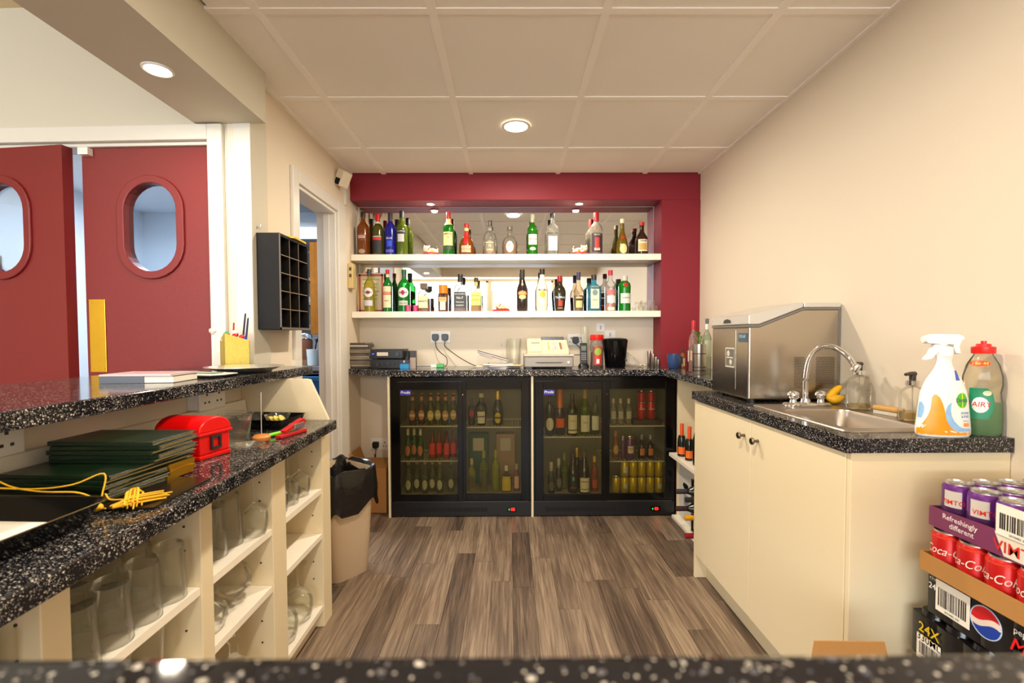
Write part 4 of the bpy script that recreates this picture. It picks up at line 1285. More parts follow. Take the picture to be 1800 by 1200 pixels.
t = thing('cable_adaptor', 'green and white inline cable adaptor lying on the back worktop', 'adaptor', (cx - .02, 3.3, WZ))
part('adaptor_body', MB().box(cx - .045, 3.3, WZ + .0005, cx - .005, 3.33, WZ + .022), M_WHITE, t, bevel=.002)
part('connector', MB().box(cx - .005, 3.3, WZ + .0005, cx + .045, 3.33, WZ + .026), col_mat((50, 170, 70), .3), t, bevel=.003, label='green connector')
part('cable', MB().tube(spline([(cx - .045, 3.31, WZ + .01), (cx - .12, 3.29, WZ + .012), (cx - .2, 3.29, WZ + .004)]), .002, 6), col_mat((40, 90, 130)), t, smooth=True)

# papers
pile_off = ((-.04, 0), (.03, .01), (-.06, .02), (.0, -.01), (.05, .0), (-.02, .015))
pc = ((228, 224, 226), (206, 200, 206), (236, 226, 200), (190, 186, 196), (214, 190, 140), (226, 222, 220))
for k in range(6):
    M = Matrix.Translation((X3(880) + pile_off[k][0], 3.27 + pile_off[k][1], WZ + .001 + .004 * k)) @ Matrix.Rotation((-.3, .2, -.1, .4, -.2, .1)[k], 4, 'Z') 
    solo('paper_sheaf', MB().box(-.105, -.075, 0, .105, .075, .0036, M), col_mat(pc[k]), '%s sheaf of papers in the loose pile left of the cash register' % ('lowest', 'second', 'third', 'fourth', 'fifth', 'topmost')[k], 'papers', 'loose papers pile')
t = thing('clipboard_binder', 'grey and black binder propped against papers left of the cash register', 'binder', (X3(880), 3.33, WZ + .03))
M = Matrix.Translation((X3(866, 3.33), 3.34, WZ + .078)) @ Matrix.Rotation(.28, 4, 'Y') @ Matrix.Rotation(-.1, 4, 'X')
part('binder_cover', MB().box(-.11, -.05, -.004, .11, .05, .004, M), col_mat((196, 190, 196)), t, bevel=.001)
part('binder_edge', MB().box(-.11, -.052, .004, .11, .05, .008, M), col_mat((50, 46, 50)), t)
part('binder_foot', MB().box(-.09, -.03, -.02, .0, .03, -.004, M), col_mat((206, 196, 180)), t)

# clear measuring jug behind
x_, _, _ = atY(903, 600, 3.42)
t = thing('measuring_jug', 'clear plastic measuring jug behind the papers on the back worktop', 'jug', (x_, 3.425, WZ))
part('jug_body', MB().lathe([(.04, .0), (.043, .002), (.055, .20), (.053, .20), (.041, .006), (.001, .005)], 22, c=(x_, 3.425, WZ + .0005)), M_GLASSW, t, smooth=True)
part('handle', MB().tube(spline([(x_ - .05, 3.41, WZ + .18), (x_ - .085, 3.41, WZ + .17), (x_ - .08, 3.41, WZ + .09), (x_ - .045, 3.41, WZ + .06)]), .005, 8), M_GLASSW, t, smooth=True)
mk = MB()
for k in range(5):
    mk.box(x_ - .02, 3.359, WZ + .04 + .03 * k, x_ + .0, 3.3595, WZ + .042 + .03 * k)

# cash register
a, b = X3(922, 3.16), X3(1009, 3.16)
t = thing('cash_register', 'cream cash register on a grey cash drawer on the back worktop', 'cash register', ((a + b) / 2, 3.3, WZ))
DR = mat('drawer_grey', (142, 136, 128), .45)
CR = mat('register_cream', (226, 214, 176), .45)
part('cash_drawer', MB().box(a, 3.18, WZ + .008, b, 3.45, WZ + .082), DR, t, bevel=.004)
df = part('drawer_front', MB().box(a + .006, 3.172, WZ + .012, b - .006, 3.18, WZ + .072), mat('drawer_grey2', (156, 148, 140), .4), t, bevel=.003)
part('pull_slot', MB().prism([(a + .07, WZ + .044), (a + .09, WZ + .036), (b - .09, WZ + .036), (b - .07, WZ + .044)], 3.170, 3.1725, 'y'), mat('slot_grey', (90, 84, 80), .5), df)
part('lock', MB().cyl((b - .036, 3.168, WZ + .042), .010, .006, 16, 'y'), M_CHROME, df, smooth=True)
part('drawer_top', MB().box(a - .002, 3.174, WZ + .082, b + .002, 3.452, WZ + .094), mat('drawer_lid', (206, 196, 180), .45), t, bevel=.003)
f2 = MB()
for x_ in (a + .03, b - .03):
    f2.box(x_ - .02, 3.19, WZ + .0004, x_ + .02, 3.23, WZ + .008)
part('feet', f2, M_BLACK, t, kind='stuff')
a2, b2 = a + .02, b - .03
part('register_body', MB().prism([(3.19, WZ + .0945), (3.19, WZ + .125), (3.30, WZ + .17), (3.32, WZ + .19), (3.43, WZ + .19), (3.43, WZ + .0945)], a2, b2, 'x'), CR, t, bevel=.003)
part('printer_cover', MB().prism([(3.186, WZ + .11), (3.186, WZ + .135), (3.30, WZ + .20), (3.42, WZ + .20), (3.42, WZ + .15)], a2 + .004, a2 + .10, 'x'), mat('register_cream2', (236, 224, 178), .4), t, bevel=.004)
part('paper_slot', MB().box(a2 + .03, 3.243, WZ + .168, a2 + .085, 3.25, WZ + .172), M_BLACK, t)
part('operator_display', MB().box(a2 + .105, 3.33, WZ + .1905, b2 - .02, 3.38, WZ + .212), mat('display_smoke', (70, 70, 74), .15), t, bevel=.002)
kc = ((240, 232, 206), (226, 190, 110), (190, 196, 200), (150, 110, 70))
sl_ = .045 / .11
for i in range(9):
    for j in range(4):
        x0 = a2 + .108 + i * .0165
        y0 = 3.197 + j * .0255
        zz = WZ + .127 + (y0 - 3.19) * sl_
        part('key', MB().prism([(y0, zz), (y0, zz + .005), (y0 + .018, zz + .005 + .018 * sl_), (y0 + .018, zz + .018 * sl_)], x0, x0 + .0125, 'x'), col_mat(kc[(0, 0, 1, 0, 2, 2, 0, 3, 2)[i]], .5), t)
# tall vase, phone, coffee jar, ice bucket
x_, _, _ = atY(1023, 600, 3.43)
solo('clear_vase', MB().lathe([(.022, 0), (.024, .003), (.028, .15), (.031, .285), (.0295, .285), (.026, .14), (.020, .008), (.001, .007)], 20, c=(x_ + .012, 3.38, WZ + .0003)), M_GLASSW, 'tall clear plastic tumbler standing behind the black phone', 'tumbler', smooth=True)
a, b = X3(1019, 3.28), X3(1034, 3.28)
t = thing('cordless_phone', 'black cordless phone upright in its charging cradle', 'phone', ((a + b) / 2, 3.28, WZ))
part('cradle', MB().lathe([(.036, 0), (.036, .008), (.028, .024), (.018, .03), (.001, .03)], 16, c=((a + b) / 2, 3.3, WZ + .0005), p=4), M_BLACK, t, smooth=True)
M = Matrix.Translation(((a + b) / 2, 3.29, WZ + .02)) @ Matrix.Rotation(-.14, 4, 'X')
hs = part('handset', MB().box(-.024, -.012, 0, .024, .012, .15, M), mat('handset_black', (24, 24, 26), .3), t, bevel=.006, seg=3)
part('screen', MB().box(-.017, -.0135, .095, .017, -.012, .128, M), mat('screen_grey', (110, 116, 112), .2), hs)
kb = MB()
for i in range(3):
    for j in range(4):
        kb.box(-.017 + .0125 * i, -.0135, .03 + .014 * j, -.008 + .0125 * i, -.012, .039 + .014 * j, M)
part('keypad', kb, col_mat((120, 120, 124), .5), hs, kind='stuff')
cx2, _, cz2 = atY(1012, 597, YM)
socket('wall_socket', 'white wall socket with a black plug behind the phone', Matrix.Translation((cx2, YM, cz2)), .12, group='back wall sockets')
plug(Matrix.Translation((cx2 - .005, YM, cz2)), 'black plug in the wall socket behind the phone', spline([(cx2 - .005, YM - .02, cz2 - .03), (cx2 + .02, YM - .02, cz2 - .05), (cx2 + .04, 3.42, cz2 - .10), (cx2 - .04, 3.4, cz2 - .11)]))
for u0, v0, w_, lb in ((1055.5, 575.5, .062, 'small white switch plate on the back wall above the ice bucket'), (1072, 588, .08, 'white socket plate partly behind the ice bucket')):
    q = atY(u0, v0, YM)
    t = thing('switch_plate', lb, 'switch', (q[0], YM, q[2]), 0, 'back wall switch plates')
    part('face_plate', MB().box(q[0] - w_ / 2, YM - .008, q[2] - .031, q[0] + w_ / 2, YM, q[2] + .031), M_WHITE, t, bevel=.002)
    part('rocker', MB().box(q[0] - .006, YM - .012, q[2] - .014, q[0] + .006, YM - .008, q[2] + .014), col_mat((190, 186, 180)), t, bevel=.001)
x_, _, _ = atY(1049, 620, 3.26)
t = thing('coffee_jar', 'glass jar of coffee with bright red lid and red-green label', 'jar', (x_, 3.26, WZ + .0005))
jp = [(.040, 0), (.043, .004), (.043, .10), (.046, .14), (.044, .165), (.038, .18), (.038, .19)]
part('glass_body', MB().lathe(jp, 22, p=3), thin_glass('jar_glass', (226, 222, 214), .1, .05), t, local=True, smooth=True)
part('coffee', MB().lathe([(.038, .003), (.040, .008), (.040, .10), (.02, .115), (.001, .118)], 20, p=3), mat('coffee_brown', (58, 36, 24), .9), t, local=True, smooth=True)
part('lid', MB().lathe([(.044, .188), (.046, .192), (.046, .222), (.042, .226), (.001, .226)], 22), col_mat((226, 26, 22), .3), t, local=True, smooth=True)
jf = wrapf(jp, 2.9, 1, .003)
part('label', patch(jf, .075, .02, .145), col_mat((206, 48, 34), .5), t, local=True, smooth=True)
part('label_emblem', patch(wrapf(jp, 2.9, 1, .0035), .05, .085, .135, 'oval'), col_mat((150, 180, 60), .5), t, local=True, smooth=True)
part('barcode', patch(wrapf(jp, 2.9, 1, .0035), .02, .03, .06), col_mat((236, 226, 220), .5), t, local=True)
x_, _, _ = atY(1083, 620, 3.24)
t = thing('ice_bucket', 'shiny black lidded ice bucket on the back worktop', 'ice bucket', (x_, 3.27, WZ + .0005))
part('bucket_body', MB().lathe([(.066, 0), (.069, .004), (.084, .165), (.085, .178), (.001, .178)], 30), M_BLACKG, t, local=True, smooth=True)
part('lid', MB().lathe([(.086, .178), (.087, .186), (.078, .198), (.05, .204), (.03, .205), (.001, .205)], 30), M_BLACKG, t, local=True, smooth=True)
# cloth, steel measures
M = Matrix.Translation((X3(1118, 3.33), 3.38, WZ))
cl = MB()
vs, fs = [], []
for j in range(9):
    for i in range(9):
        a_, b_ = i / 8, j / 8
        vs.append((-.07 + .13 * a_ + .01 * math.sin(7 * b_), -.06 + .1 * b_, .003 + .09 * math.exp(-((a_ - .25) ** 2 + (b_ - .6) ** 2) * 6) + .012 * math.sin(9 * a_ + 5 * b_) ** 2))
for j in range(8):
    for i in range(8):
        fs.append((j * 9 + i, j * 9 + i + 1, (j + 1) * 9 + i + 1, (j + 1) * 9 + i))
cl.add(vs, fs, M)
solo('folded_cloth', cl, mat('white_cloth', (232, 224, 206), .9), 'crumpled white cloth heaped between the ice bucket and steel measures', 'cloth', smooth=True)
for k, (u, v0, r_) in enumerate(((1141, 617, .013), (1148, 622, .013), (1153, 627, .011), (1157, 632, .010))):
    yy = 3.36 - .035 * k
    x_, _, zt = atY(u, v0, yy)
    solo('spirit_measure', MB().lathe([(r_ * .85, 0), (r_, .003), (r_, zt - WZ), (r_ * .9, zt - WZ), (r_ * .85, .006), (.001, .005)], 18, c=(x_, yy, WZ + .0005)), M_STEEL,
         '%s steel spirit measure beside the red pillar' % ('tallest and rearmost', 'second tallest', 'third, shorter', 'smallest, foremost')[k], 'measure', 'steel measures', smooth=True)
# mug and bottles on the return
x_, _, _ = atY(1186, 640, 3.12)
t = thing('mug', 'dark blue glazed mug at the corner of the back worktop', 'mug', (x_, 3.14, WZ + .0005))
part('mug_body', MB().lathe([(.028, 0), (.033, .004), (.042, .04), (.044, .095), (.041, .095), (.038, .04), (.028, .01), (.001, .008)], 26), mat('blue_glaze', (52, 76, 120), .25), t, local=True, smooth=True)
part('handle', MB().tube(spline([(.04, .01, .08), (.062, .02, .07), (.062, .02, .035), (.038, .01, .022)]), .005, 8), mat('blue_glaze', (52, 76, 120), .25), t, local=True, smooth=True)
cg = 'bottles on the worktop return'
def ret_bottle(u, vt, w_, Y, label, **k):
    x, y, zt = atY(u, vt, Y)
    bottle('bottle', label, 'bottle', (x, Y, WZ + .0005), zt - WZ, w_ / 2 * Y / F_PX, group=cg, **k)
ret_bottle(1200, 613, 9, 3.2, 'small amber sauce bottle behind the blue mug', glass=(190, 120, 50), body=.5, cap=(40, 36, 34), kind='port', labels=((1.6, .1, .5, (220, 190, 130)),))
ret_bottle(1213, 598, 13, 2.95, 'dark red bottle with white label beside the steel tin', glass=(110, 20, 30), body=.7, cap=(180, 30, 40), kind='square', labels=((1.8, .30, .66, (234, 226, 214)),), texts=(('BITTER', .5, .5, (150, 50, 50)),))
ret_bottle(1219, 563, 15, 2.84, 'clear tall bottle with red collar on the worktop return', glass=(220, 200, 190), body=.2, cap=(196, 40, 50), capf=.12, kind='port', neckband=((190, 40, 50), .82, .90), labels=((1.8, .22, .42, (226, 150, 120)),), liquid=((220, 110, 80), .22))
ret_bottle(1243, 560, 15, 2.78, 'clear bottle with dark grey cap, rightmost beside the ice machine', glass=(200, 214, 190), body=.2, cap=(86, 88, 92), capf=.09, kind='port', neckband=((226, 226, 220), .80, .9), labels=((1.7, .3, .6, (190, 200, 170)),))
x_, _, _ = atY(1229, 640, 2.66)
t = thing('steel_tin', 'banded steel canister holding green mint on the worktop return', 'canister', (x_, 2.66, WZ + .0005))
part('tin_body', MB().lathe([(.036, 0), (.037, .003), (.037, .17), (.035, .17), (.034, .01), (.001, .008)], 26), M_STEEL, t, local=True, smooth=True)
for z_ in (.02, .04, .115):
    part('band', MB().lathe([(.0375, z_), (.0382, z_ + .002), (.0375, z_ + .004)], 26, close=False), M_BLACK, t, local=True)
t = thing('mint_sprig', 'bunch of fresh green mint standing in the steel canister', 'herb', (x_, 2.66, WZ + .16))
lf = MB()
for k in range(26):
    a_ = random.uniform(0, 2 * PI); rr = random.uniform(.004, .03); zz = random.uniform(.01, .075)
    M = Matrix.Translation((rr * math.cos(a_), rr * math.sin(a_), zz)) @ Matrix.Rotation(a_, 4, 'Z') @ Matrix.Rotation(random.uniform(-.9, .3), 4, 'Y')
    lf.add([(0, 0, 0), (.008, -.006, .002), (.018, 0, .004), (.008, .006, .002), (.008, 0, -.001)], [(0, 1, 4), (1, 2, 4), (2, 3, 4), (3, 0, 4)], M)
part('leaves', lf, mat('mint_green', (60, 140, 40), .5, var=.3, vscale=60), t, local=True, kind='stuff')
st = MB()
for k in range(5):
    st.tube([(0.004 * k - .01, 0, -.12), (.006 * k - .012, .004 * k - .01, .06)], .0012, 5)
part('stems', st, mat('mint_green', (60, 140, 40), .5), t, local=True, kind='stuff')

# things under the worktops
x0, x1 = -1.06, -.83
t = thing('cardboard_box', 'open brown cardboard box on the floor left of the left fridge', 'box', (-.95, 3.3, 0))
part('carton_body', MB().box(x0, 3.14, .001, x1, 3.43, .30), M_CARD, t, bevel=.002)
for M, w_ in ((Matrix.Translation((x0, 3.285, .30)) @ Matrix.Rotation(-.35, 4, 'Y'), .14), (Matrix.Translation((x1, 3.285, .30)) @ Matrix.Rotation(.25, 4, 'Y'), .14)):
    part('flap', MB().box(-.0015, -.14, 0, .0015, .14, .09, M), M_CARD, t)
q = atY(669, 780, YM)
socket('floor_socket', 'white wall socket below the worktop left of the left fridge', Matrix.Translation((q[0], YM, q[2])), .146, group='back wall sockets')
plug(Matrix.Translation((q[0] - .03, YM, q[2])), 'black plug in the socket below the left worktop', spline([(q[0] - .03, YM - .02, q[2] - .03), (q[0] - .03, YM - .03, q[2] - .09), (q[0] - .04, YM - .02, .32)]))
SBY = 2.86
for k, (x, y, rr) in enumerate(((1.078, 2.95, 0), (1.088, 2.85, 0))):
    bottle('mini_champagne', '%s mini champagne bottle with orange foil on the cream open shelf' % ('left', 'right')[k], 'bottle', (x, y, .4255), .205, .026, kind='champ', glass=(16, 24, 18), body=.95, cap=(226, 84, 30), capf=.36, capr=.44,
           labels=((1.7, .08, .30, (236, 110, 30)),), group='mini champagnes on the open shelf', rot=-.4)
bottle('champagne_bottle', 'larger dark bottle with gold foil neck at the front of the open shelf', 'bottle', (1.105, 2.735, .4255), .31, .040, kind='champ', glass=(14, 18, 14), body=.95, cap=(206, 180, 90), capf=.34, capr=.42, capmetal=True,
       labels=((1.5, .1, .34, (30, 30, 30)),), rot=-.4)
t = thing('wine_carton', 'white six-bottle carton with carrying hole beneath the open shelf', 'carton', (1.14, 2.95, .019))
part('carton_body', MB().box(1.095, 2.79, .019, 1.25, 3.03, .30), mat('white_card', (214, 212, 206), .7), t, bevel=.002)
part('hand_hole', MB().prism([(2.87, .24), (2.89, .258), (2.95, .258), (2.97, .24), (2.95, .222), (2.89, .222)], 1.0935, 1.0955, 'x'), M_BLACK, t)
part('print', MB().box(1.094, 2.87, .12, 1.0952, 2.95, .19), col_mat((150, 150, 156)), t)
part('flap', MB().box(1.095, 2.79, .30, 1.0975, 3.03, .36, Matrix.Translation((0, 0, 0))), mat('white_card', (214, 212, 206), .7), t)
t = thing('bottle_crate', 'black and clear crate of lying wine bottles beneath the open shelf', 'crate', (1.16, 2.62, .019))
cr_ = MB()
for z_ in (.02, .12, .22, .32):
    cr_.box(1.075, 2.50, z_, 1.085, 2.78, z_ + .012).box(1.23, 2.50, z_, 1.24, 2.78, z_ + .012)
for y_ in (2.50, 2.635, 2.77):
    cr_.box(1.075, y_, .02, 1.085, y_ + .012, .332).box(1.23, y_, .02, 1.24, y_ + .012, .332).box(1.085, y_, .02, 1.23, y_ + .012, .03)
part('crate_frame', cr_, M_BLACK, t)
for k, (y_, z_, c, cp) in enumerate(((2.57, .08, (30, 20, 24), (150, 20, 40)), (2.57, .18, (40, 24, 40), (226, 160, 20)), (2.71, .18, (28, 30, 24), (60, 40, 40)), (2.57, .28, (24, 24, 26), (40, 40, 44)), (2.71, .28, (30, 30, 28), (60, 60, 60)))):
    M = Matrix.Translation((1.225, y_, z_)) @ Matrix.Rotation(-PI / 2, 4, 'Y')
    tt = thing('wine_bottle', '%s wine bottle lying in the crate under the open shelf' % ('lowest', 'yellow-capped middle front', 'middle rear', 'top front', 'top rear')[k], 'bottle', (1.15, y_, z_), 0, 'bottles lying in the crate')
    pf = [(a_ * .036, b_ * .26) for a_, b_ in PR['wine']]
    part('glass_body', MB().lathe(pf, 14, M=Matrix.Translation((1.225, y_, z_)) @ Matrix.Rotation(-PI / 2, 4, 'Y')), col_mat(c, .15), tt, smooth=True)
    part('capsule', MB().lathe([(.0145, .2), (.0148, .262), (.012, .264)], 14, M=M), col_mat(cp, .4), tt, smooth=True)

# fixtures on the left wall
t = thing('pigeonhole_rack', 'black pigeonhole rack of fifteen compartments hung on the left wall', 'rack', (-1.05, 2.22, 1.21))
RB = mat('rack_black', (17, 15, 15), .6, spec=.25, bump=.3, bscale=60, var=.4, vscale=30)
ry0, ry1, rz0, rz1, rxb, rxf = 2.072, 2.372, 1.215, 1.635, XL + .002, -1.0
part('side_board', MB().box(rxb, ry0, rz0, rxf, ry0 + .012, rz1), RB, t, bevel=.002)
part('side_board', MB().box(rxb, ry1 - .012, rz0, rxf, ry1, rz1), RB, t, bevel=.002)
part('top_board', MB().box(rxb, ry0 + .012, rz1 - .012, rxf, ry1 - .012, rz1), RB, t)
part('base_board', MB().box(rxb, ry0 + .012, rz0, rxf, ry1 - .012, rz0 + .012), RB, t)
part('back_board', MB().box(rxb, ry0 + .012, rz0 + .012, rxb + .006, ry1 - .012, rz1 - .012), mat('rack_inside_shade', (8, 7, 7), .8, spec=.1), t)  # shade of the compartments put into the near-black back colour
RD = mat('rack_divider_shade', (26, 23, 20), .6, spec=.2)  # recess shade put into the divider colour, front edges kept lighter
RE = mat('rack_divider_edge', (120, 102, 80), .5, var=.3, vscale=40)
for k in (1, 2):
    y = ry0 + .012 + (ry1 - ry0 - .024) * k / 3
    d_ = part('upright_divider', MB().box(rxb + .006, y - .002, rz0 + .012, rxf - .004, y + .002, rz1 - .012), RD, t)
    part('edge_strip', MB().box(rxf - .004, y - .002, rz0 + .012, rxf - .0025, y + .002, rz1 - .012), RE, d_)
for k in (1, 2, 3, 4):
    z = rz0 + .012 + (rz1 - rz0 - .024) * k / 5
    d_ = part('shelf_divider', MB().box(rxb + .006, ry0 + .012, z - .002, rxf - .003, ry1 - .012, z + .002), RD, t)
    part('edge_strip', MB().box(rxf - .003, ry0 + .012, z - .002, rxf - .0015, ry1 - .012, z + .002), RE, d_)
lipm = MB().box(rxf, ry0, rz0, rxf + .003, ry0 + .008, rz1).box(rxf, ry0, rz0, rxf + .003, ry1, rz0 + .01)
part('front_edging', lipm, mat('rack_edge', (96, 88, 84), .35), t)
solo('yellow_envelope', MB().prism([(rxb + .02, 2.16), (rxf + .012, 2.20), (rxf + .004, 2.34), (rxb + .03, 2.33)], rz1 + .001, rz1 + .009), col_mat((216, 180, 30), .5), 'yellow padded envelope lying on top of the pigeonhole rack', 'envelope')
solo('wall_hook', MB().tube([(XL, 2.085, 1.66), (XL + .014, 2.085, 1.66), (XL + .016, 2.085, 1.672)], .003, 8), M_CHROME, 'small steel hook on the wall above the pigeonhole rack', 'hook')
t = thing('security_camera', 'small white wall camera under the ceiling at the corner of the red lintel', 'camera', (-1.09, 3.08, 2.21))
M = Matrix.Translation((-1.055, 3.06, 2.185)) @ Matrix.Rotation(-.35, 4, 'Z') @ Matrix.Rotation(.45, 4, 'Y')
part('housing', MB().box(-.028, -.05, -.05, .028, .03, .05, M), mat('camera_cream', (226, 214, 190), .4), t, bevel=.006)
part('lens_window', MB().box(-.018, -.0515, -.045, .018, -.05, -.005, M), M_BLACKG, t)
part('bracket', MB().tube([(XL, 3.10, 2.22), (-1.07, 3.08, 2.2)], .01, 10), M_WHITE, t)
solo('cable_trunking', MB().box(XL, 3.19, 2.06, XL + .012, 3.215, ZC - .004), M_TRIM, 'short white cable trunking on the left wall below the camera', 'trunking')
t = thing('thermostat', 'cream control box with two buttons on the left wall by the shelves', 'thermostat', (XL, 3.27, 1.59))
part('casing', MB().box(XL + .0005, 3.235, 1.51, XL + .035, 3.30, 1.68), mat('beige_plastic', (214, 190, 130), .4), t, bevel=.004)
for z_ in (1.63, 1.585):
    part('button', MB().box(XL + .012, 3.2325, z_, XL + .026, 3.235, z_ + .022), col_mat((70, 66, 60)), t, bevel=.001)

# bin with black liner
def bin_ring(hx, hy, z, p=6, n=40, wob=0, ph=0):
    out = []
    for k in range(n):
        x, y = sect(2 * PI * k / n, p)
        q = 1 + wob * (math.sin(5 * 2 * PI * k / n + ph) + .6 * math.sin(11 * 2 * PI * k / n + ph * 2.3)) / 1.6
        out.append((x * hx * q, y * hy * q, z + wob * .5 * math.sin(7 * 2 * PI * k / n + ph)))
    return out


t = thing('waste_bin', 'tall rectangular beige waste bin standing by the end of the glass cabinet', 'bin', (-.872, 2.375, 0), R(52))
part('bin_body', loft([bin_ring(.100, .125, 0), bin_ring(.102, .127, .004), bin_ring(.130, .155, .52), bin_ring(.126, .151, .52), bin_ring(.1, .124, .01)], True, True), mat('bin_beige', (208, 184, 152), .45), t, local=True, smooth=True)
rg = []
for k, (g, z) in enumerate(((.90, .12), (.97, .19), (1.02, .232), (1.10, .236), (1.14, .20), (1.17, .14), (1.13, .09), (1.15, .05))):
    rg.append(bin_ring(.127 * g, .151 * g, z + .30, 5, 44, .018 + .012 * abs(k - 3) / 2, k * .6))
rg[-1] = [(x, y, z + .03 + .04 * math.sin(.5 + math.atan2(y, x)) + .010 * math.sin(9 * math.atan2(y, x))) for x, y, z in rg[-1]]
part('liner_film', loft(rg, True, False), mat('liner_black', (20, 19, 19), .22, bump=.9, bscale=34), t, local=True, smooth=True, label='black plastic liner folded over the rim')

# ================================================================== KITCHEN VIEW
t = thing('kitchen_counter', 'grey kitchen worktop seen through the side doorway', 'worktop', (-1.9, 4.3, 0))
part('top', MB().box(-2.6, 4.05, .89, -1.25, 4.68, .925), mat('kitchen_top', (110, 104, 108), .4), t)
part('base_unit', MB().box(-2.58, 4.12, 0, -1.27, 4.68, .889), mat('kitchen_unit', (60, 56, 58), .5), t)
t = thing('storage_jar', 'tall clear jar of brown sauce with steel lid on the kitchen worktop', 'jar', (-1.83, 4.25, .9255))
part('jar_body', MB().lathe([(.055, 0), (.06, .004), (.06, .22), (.05, .235)], 20), mat('jar_brown', (96, 56, 34), .3), t, local=True, smooth=True)
part('lid', MB().lathe([(.058, .235), (.06, .262), (.045, .285), (.001, .288)], 20), M_CHROME, t, local=True, smooth=True)
solo('utensil_pot', MB().lathe([(.042, 0), (.046, .004), (.055, .145), (.052, .145), (.04, .01), (.001, .008)], 20, c=(-1.735, 4.18, .9255)), mat('pot_pale', (190, 204, 206), .3), 'pale blue-grey utensil pot on the kitchen worktop', 'pot', smooth=True)
solo('black_spoon', MB().tube([(-1.74, 4.18, .94), (-1.70, 4.17, 1.13)], .006, 8).ball((-1.697, 4.17, 1.15), .014, 8, 6, (1, .5, 1.6)), M_BLACK, 'black spoon standing in the utensil pot', 'spoon', smooth=True)
solo('dark_canister', MB().lathe([(.05, 0), (.055, .004), (.055, .2), (.04, .22), (.001, .222)], 18, c=(-1.60, 4.25, .9255)), mat('canister_dark', (50, 44, 62), .4), 'dark canister beside the utensil pot in the kitchen', 'canister', smooth=True)
t = thing('extractor_hood', 'grey steel extractor hood over the kitchen worktop', 'hood', (-1.95, 4.4, 2.0))
part('hood_body', MB().prism([(4.1, 2.02), (4.1, 2.12), (4.25, 2.2), (4.68, 2.2), (4.68, 2.02)], -2.7, -1.3, 'x'), mat('hood_grey', (150, 154, 160), .4, .3), t)
t = thing('kitchen_rack', 'grey wall rack of shelves on the kitchen back wall', 'rack', (-1.95, 4.6, 1.3))
for z in (1.25, 1.48, 1.71):
    part('shelf_board', MB().box(-2.5, 4.5, z, -1.3, 4.69, z + .03), mat('rack_grey', (96, 98, 104), .4, .3), t)
part('back_plate', MB().box(-2.5, 4.69, 1.2, -1.3, 4.699, 2.0), mat('plate_grey', (130, 136, 144), .4, .3), t)
t = thing('wall_cupboard', 'kitchen wall cupboard with an open orange-edged wooden door', 'cupboard', (-1.3, 3.9, 1.2))
part('carcass', MB().box(-1.43, 3.62, 1.2, -1.205, 4.2, 1.9), mat('cupboard_grey', (150, 150, 156), .5), t)
part('door', MB().box(-1.50, 3.58, 1.2, -1.47, 3.61, 1.89).box(-1.47, 3.585, 1.2, -1.40, 3.605, 1.89), mat('orange_wood', (206, 140, 50), .45, var=.2, vscale=20), t)
t = thing('storage_crate', 'blue plastic crate stacked on a red one inside the kitchen', 'crate', (-1.45, 3.5, .62), 0, 'kitchen crates')
part('crate_body', MB().box(-1.62, 3.35, .621, -1.25, 3.6, .90), mat('crate_blue', (20, 84, 150), .4, var=.3, vscale=12), t, bevel=.01)
part('crate_rim', MB().box(-1.63, 3.34, .87, -1.24, 3.61, .90), mat('crate_blue2', (30, 110, 170), .4), t, bevel=.004)
t = thing('storage_crate', 'red plastic crate on the kitchen floor beneath the blue one', 'crate', (-1.45, 3.5, .0), 0, 'kitchen crates')
part('crate_body', MB().box(-1.60, 3.36, .001, -1.26, 3.6, .60), mat('crate_red', (170, 24, 40), .4), t, bevel=.01)
part('crate_rim', MB().box(-1.61, 3.35, .57, -1.25, 3.61, .615), mat('crate_red2', (190, 30, 50), .4), t, bevel=.004)
# pipework and door in the corridor behind the portholes
t = thing('wall_pipe', 'white vertical pipe on the corridor wall seen through the right porthole', 'pipe', (-3.1, 4.66, 0))
part('pipe', MB().tube([(-2.92, 4.66, 0), (-2.92, 4.66, 2.38)], .02, 10), M_TRIM, t, smooth=True)
part('clip', MB().box(-2.95, 4.64, 1.9, -2.89, 4.7, 1.93), M_WHITE, t)
t = thing('corridor_door', 'pale panelled door with handle seen through the left porthole', 'door', (-3.58, 3.2, 0))
part('door_leaf', MB().box(-3.599, 2.9, 0, -3.57, 3.35, 2.1), M_TRIM, t, bevel=.004)
part('panel', MB().box(-3.57, 2.97, 1.2, -3.562, 3.28, 1.95), M_TRIM, t, bevel=.004)
part('handle', MB().box(-3.57, 3.30, 1.45, -3.53, 3.33, 1.75), M_STEEL, t, bevel=.004)


# ================================================================== RIGHT COUNTER ITEMS
# ice machine
ix0, ix1, iy0, iy1, iz = .953, 1.318, 1.885, 2.225, CZ + .012
t = thing('ice_machine', 'stainless steel countertop ice machine with sloping lid on the right worktop', 'ice machine', (1.13, 2.05, CZ))
ft = MB()
for x_ in (ix0 + .03, ix1 - .03):
    for y_ in (iy0 + .03, iy1 - .03):
        ft.cyl((x_, y_, CZ + .0003), .016, .0125, 14)
part('feet', ft, M_BLACK, t, kind='stuff')
zl0, zl1 = 1.222, 1.29
IS = mat('machine_steel', (184, 174, 160), .24, 1.0, bump=.04, bscale=200)
side = [(ix0, iz), (ix1, iz), (ix1, zl1 - .005), (1.171, zl1 - .005), (.995, zl0 - .005), (ix0, zl0 - .005)]
part('casing', MB().prism([(p[0], p[1]) for p in side], iy0, iy1, 'y'), IS, t, bevel=.006, seg=3)
gk = [(ix0 - .002, zl0 - .006), (.996, zl0 - .006), (1.171, zl1 - .006), (ix1 + .0, zl1 - .006), (ix1, zl1 + .003), (1.17, zl1 + .003), (.994, zl0 + .003), (ix0 - .002, zl0 + .003)]
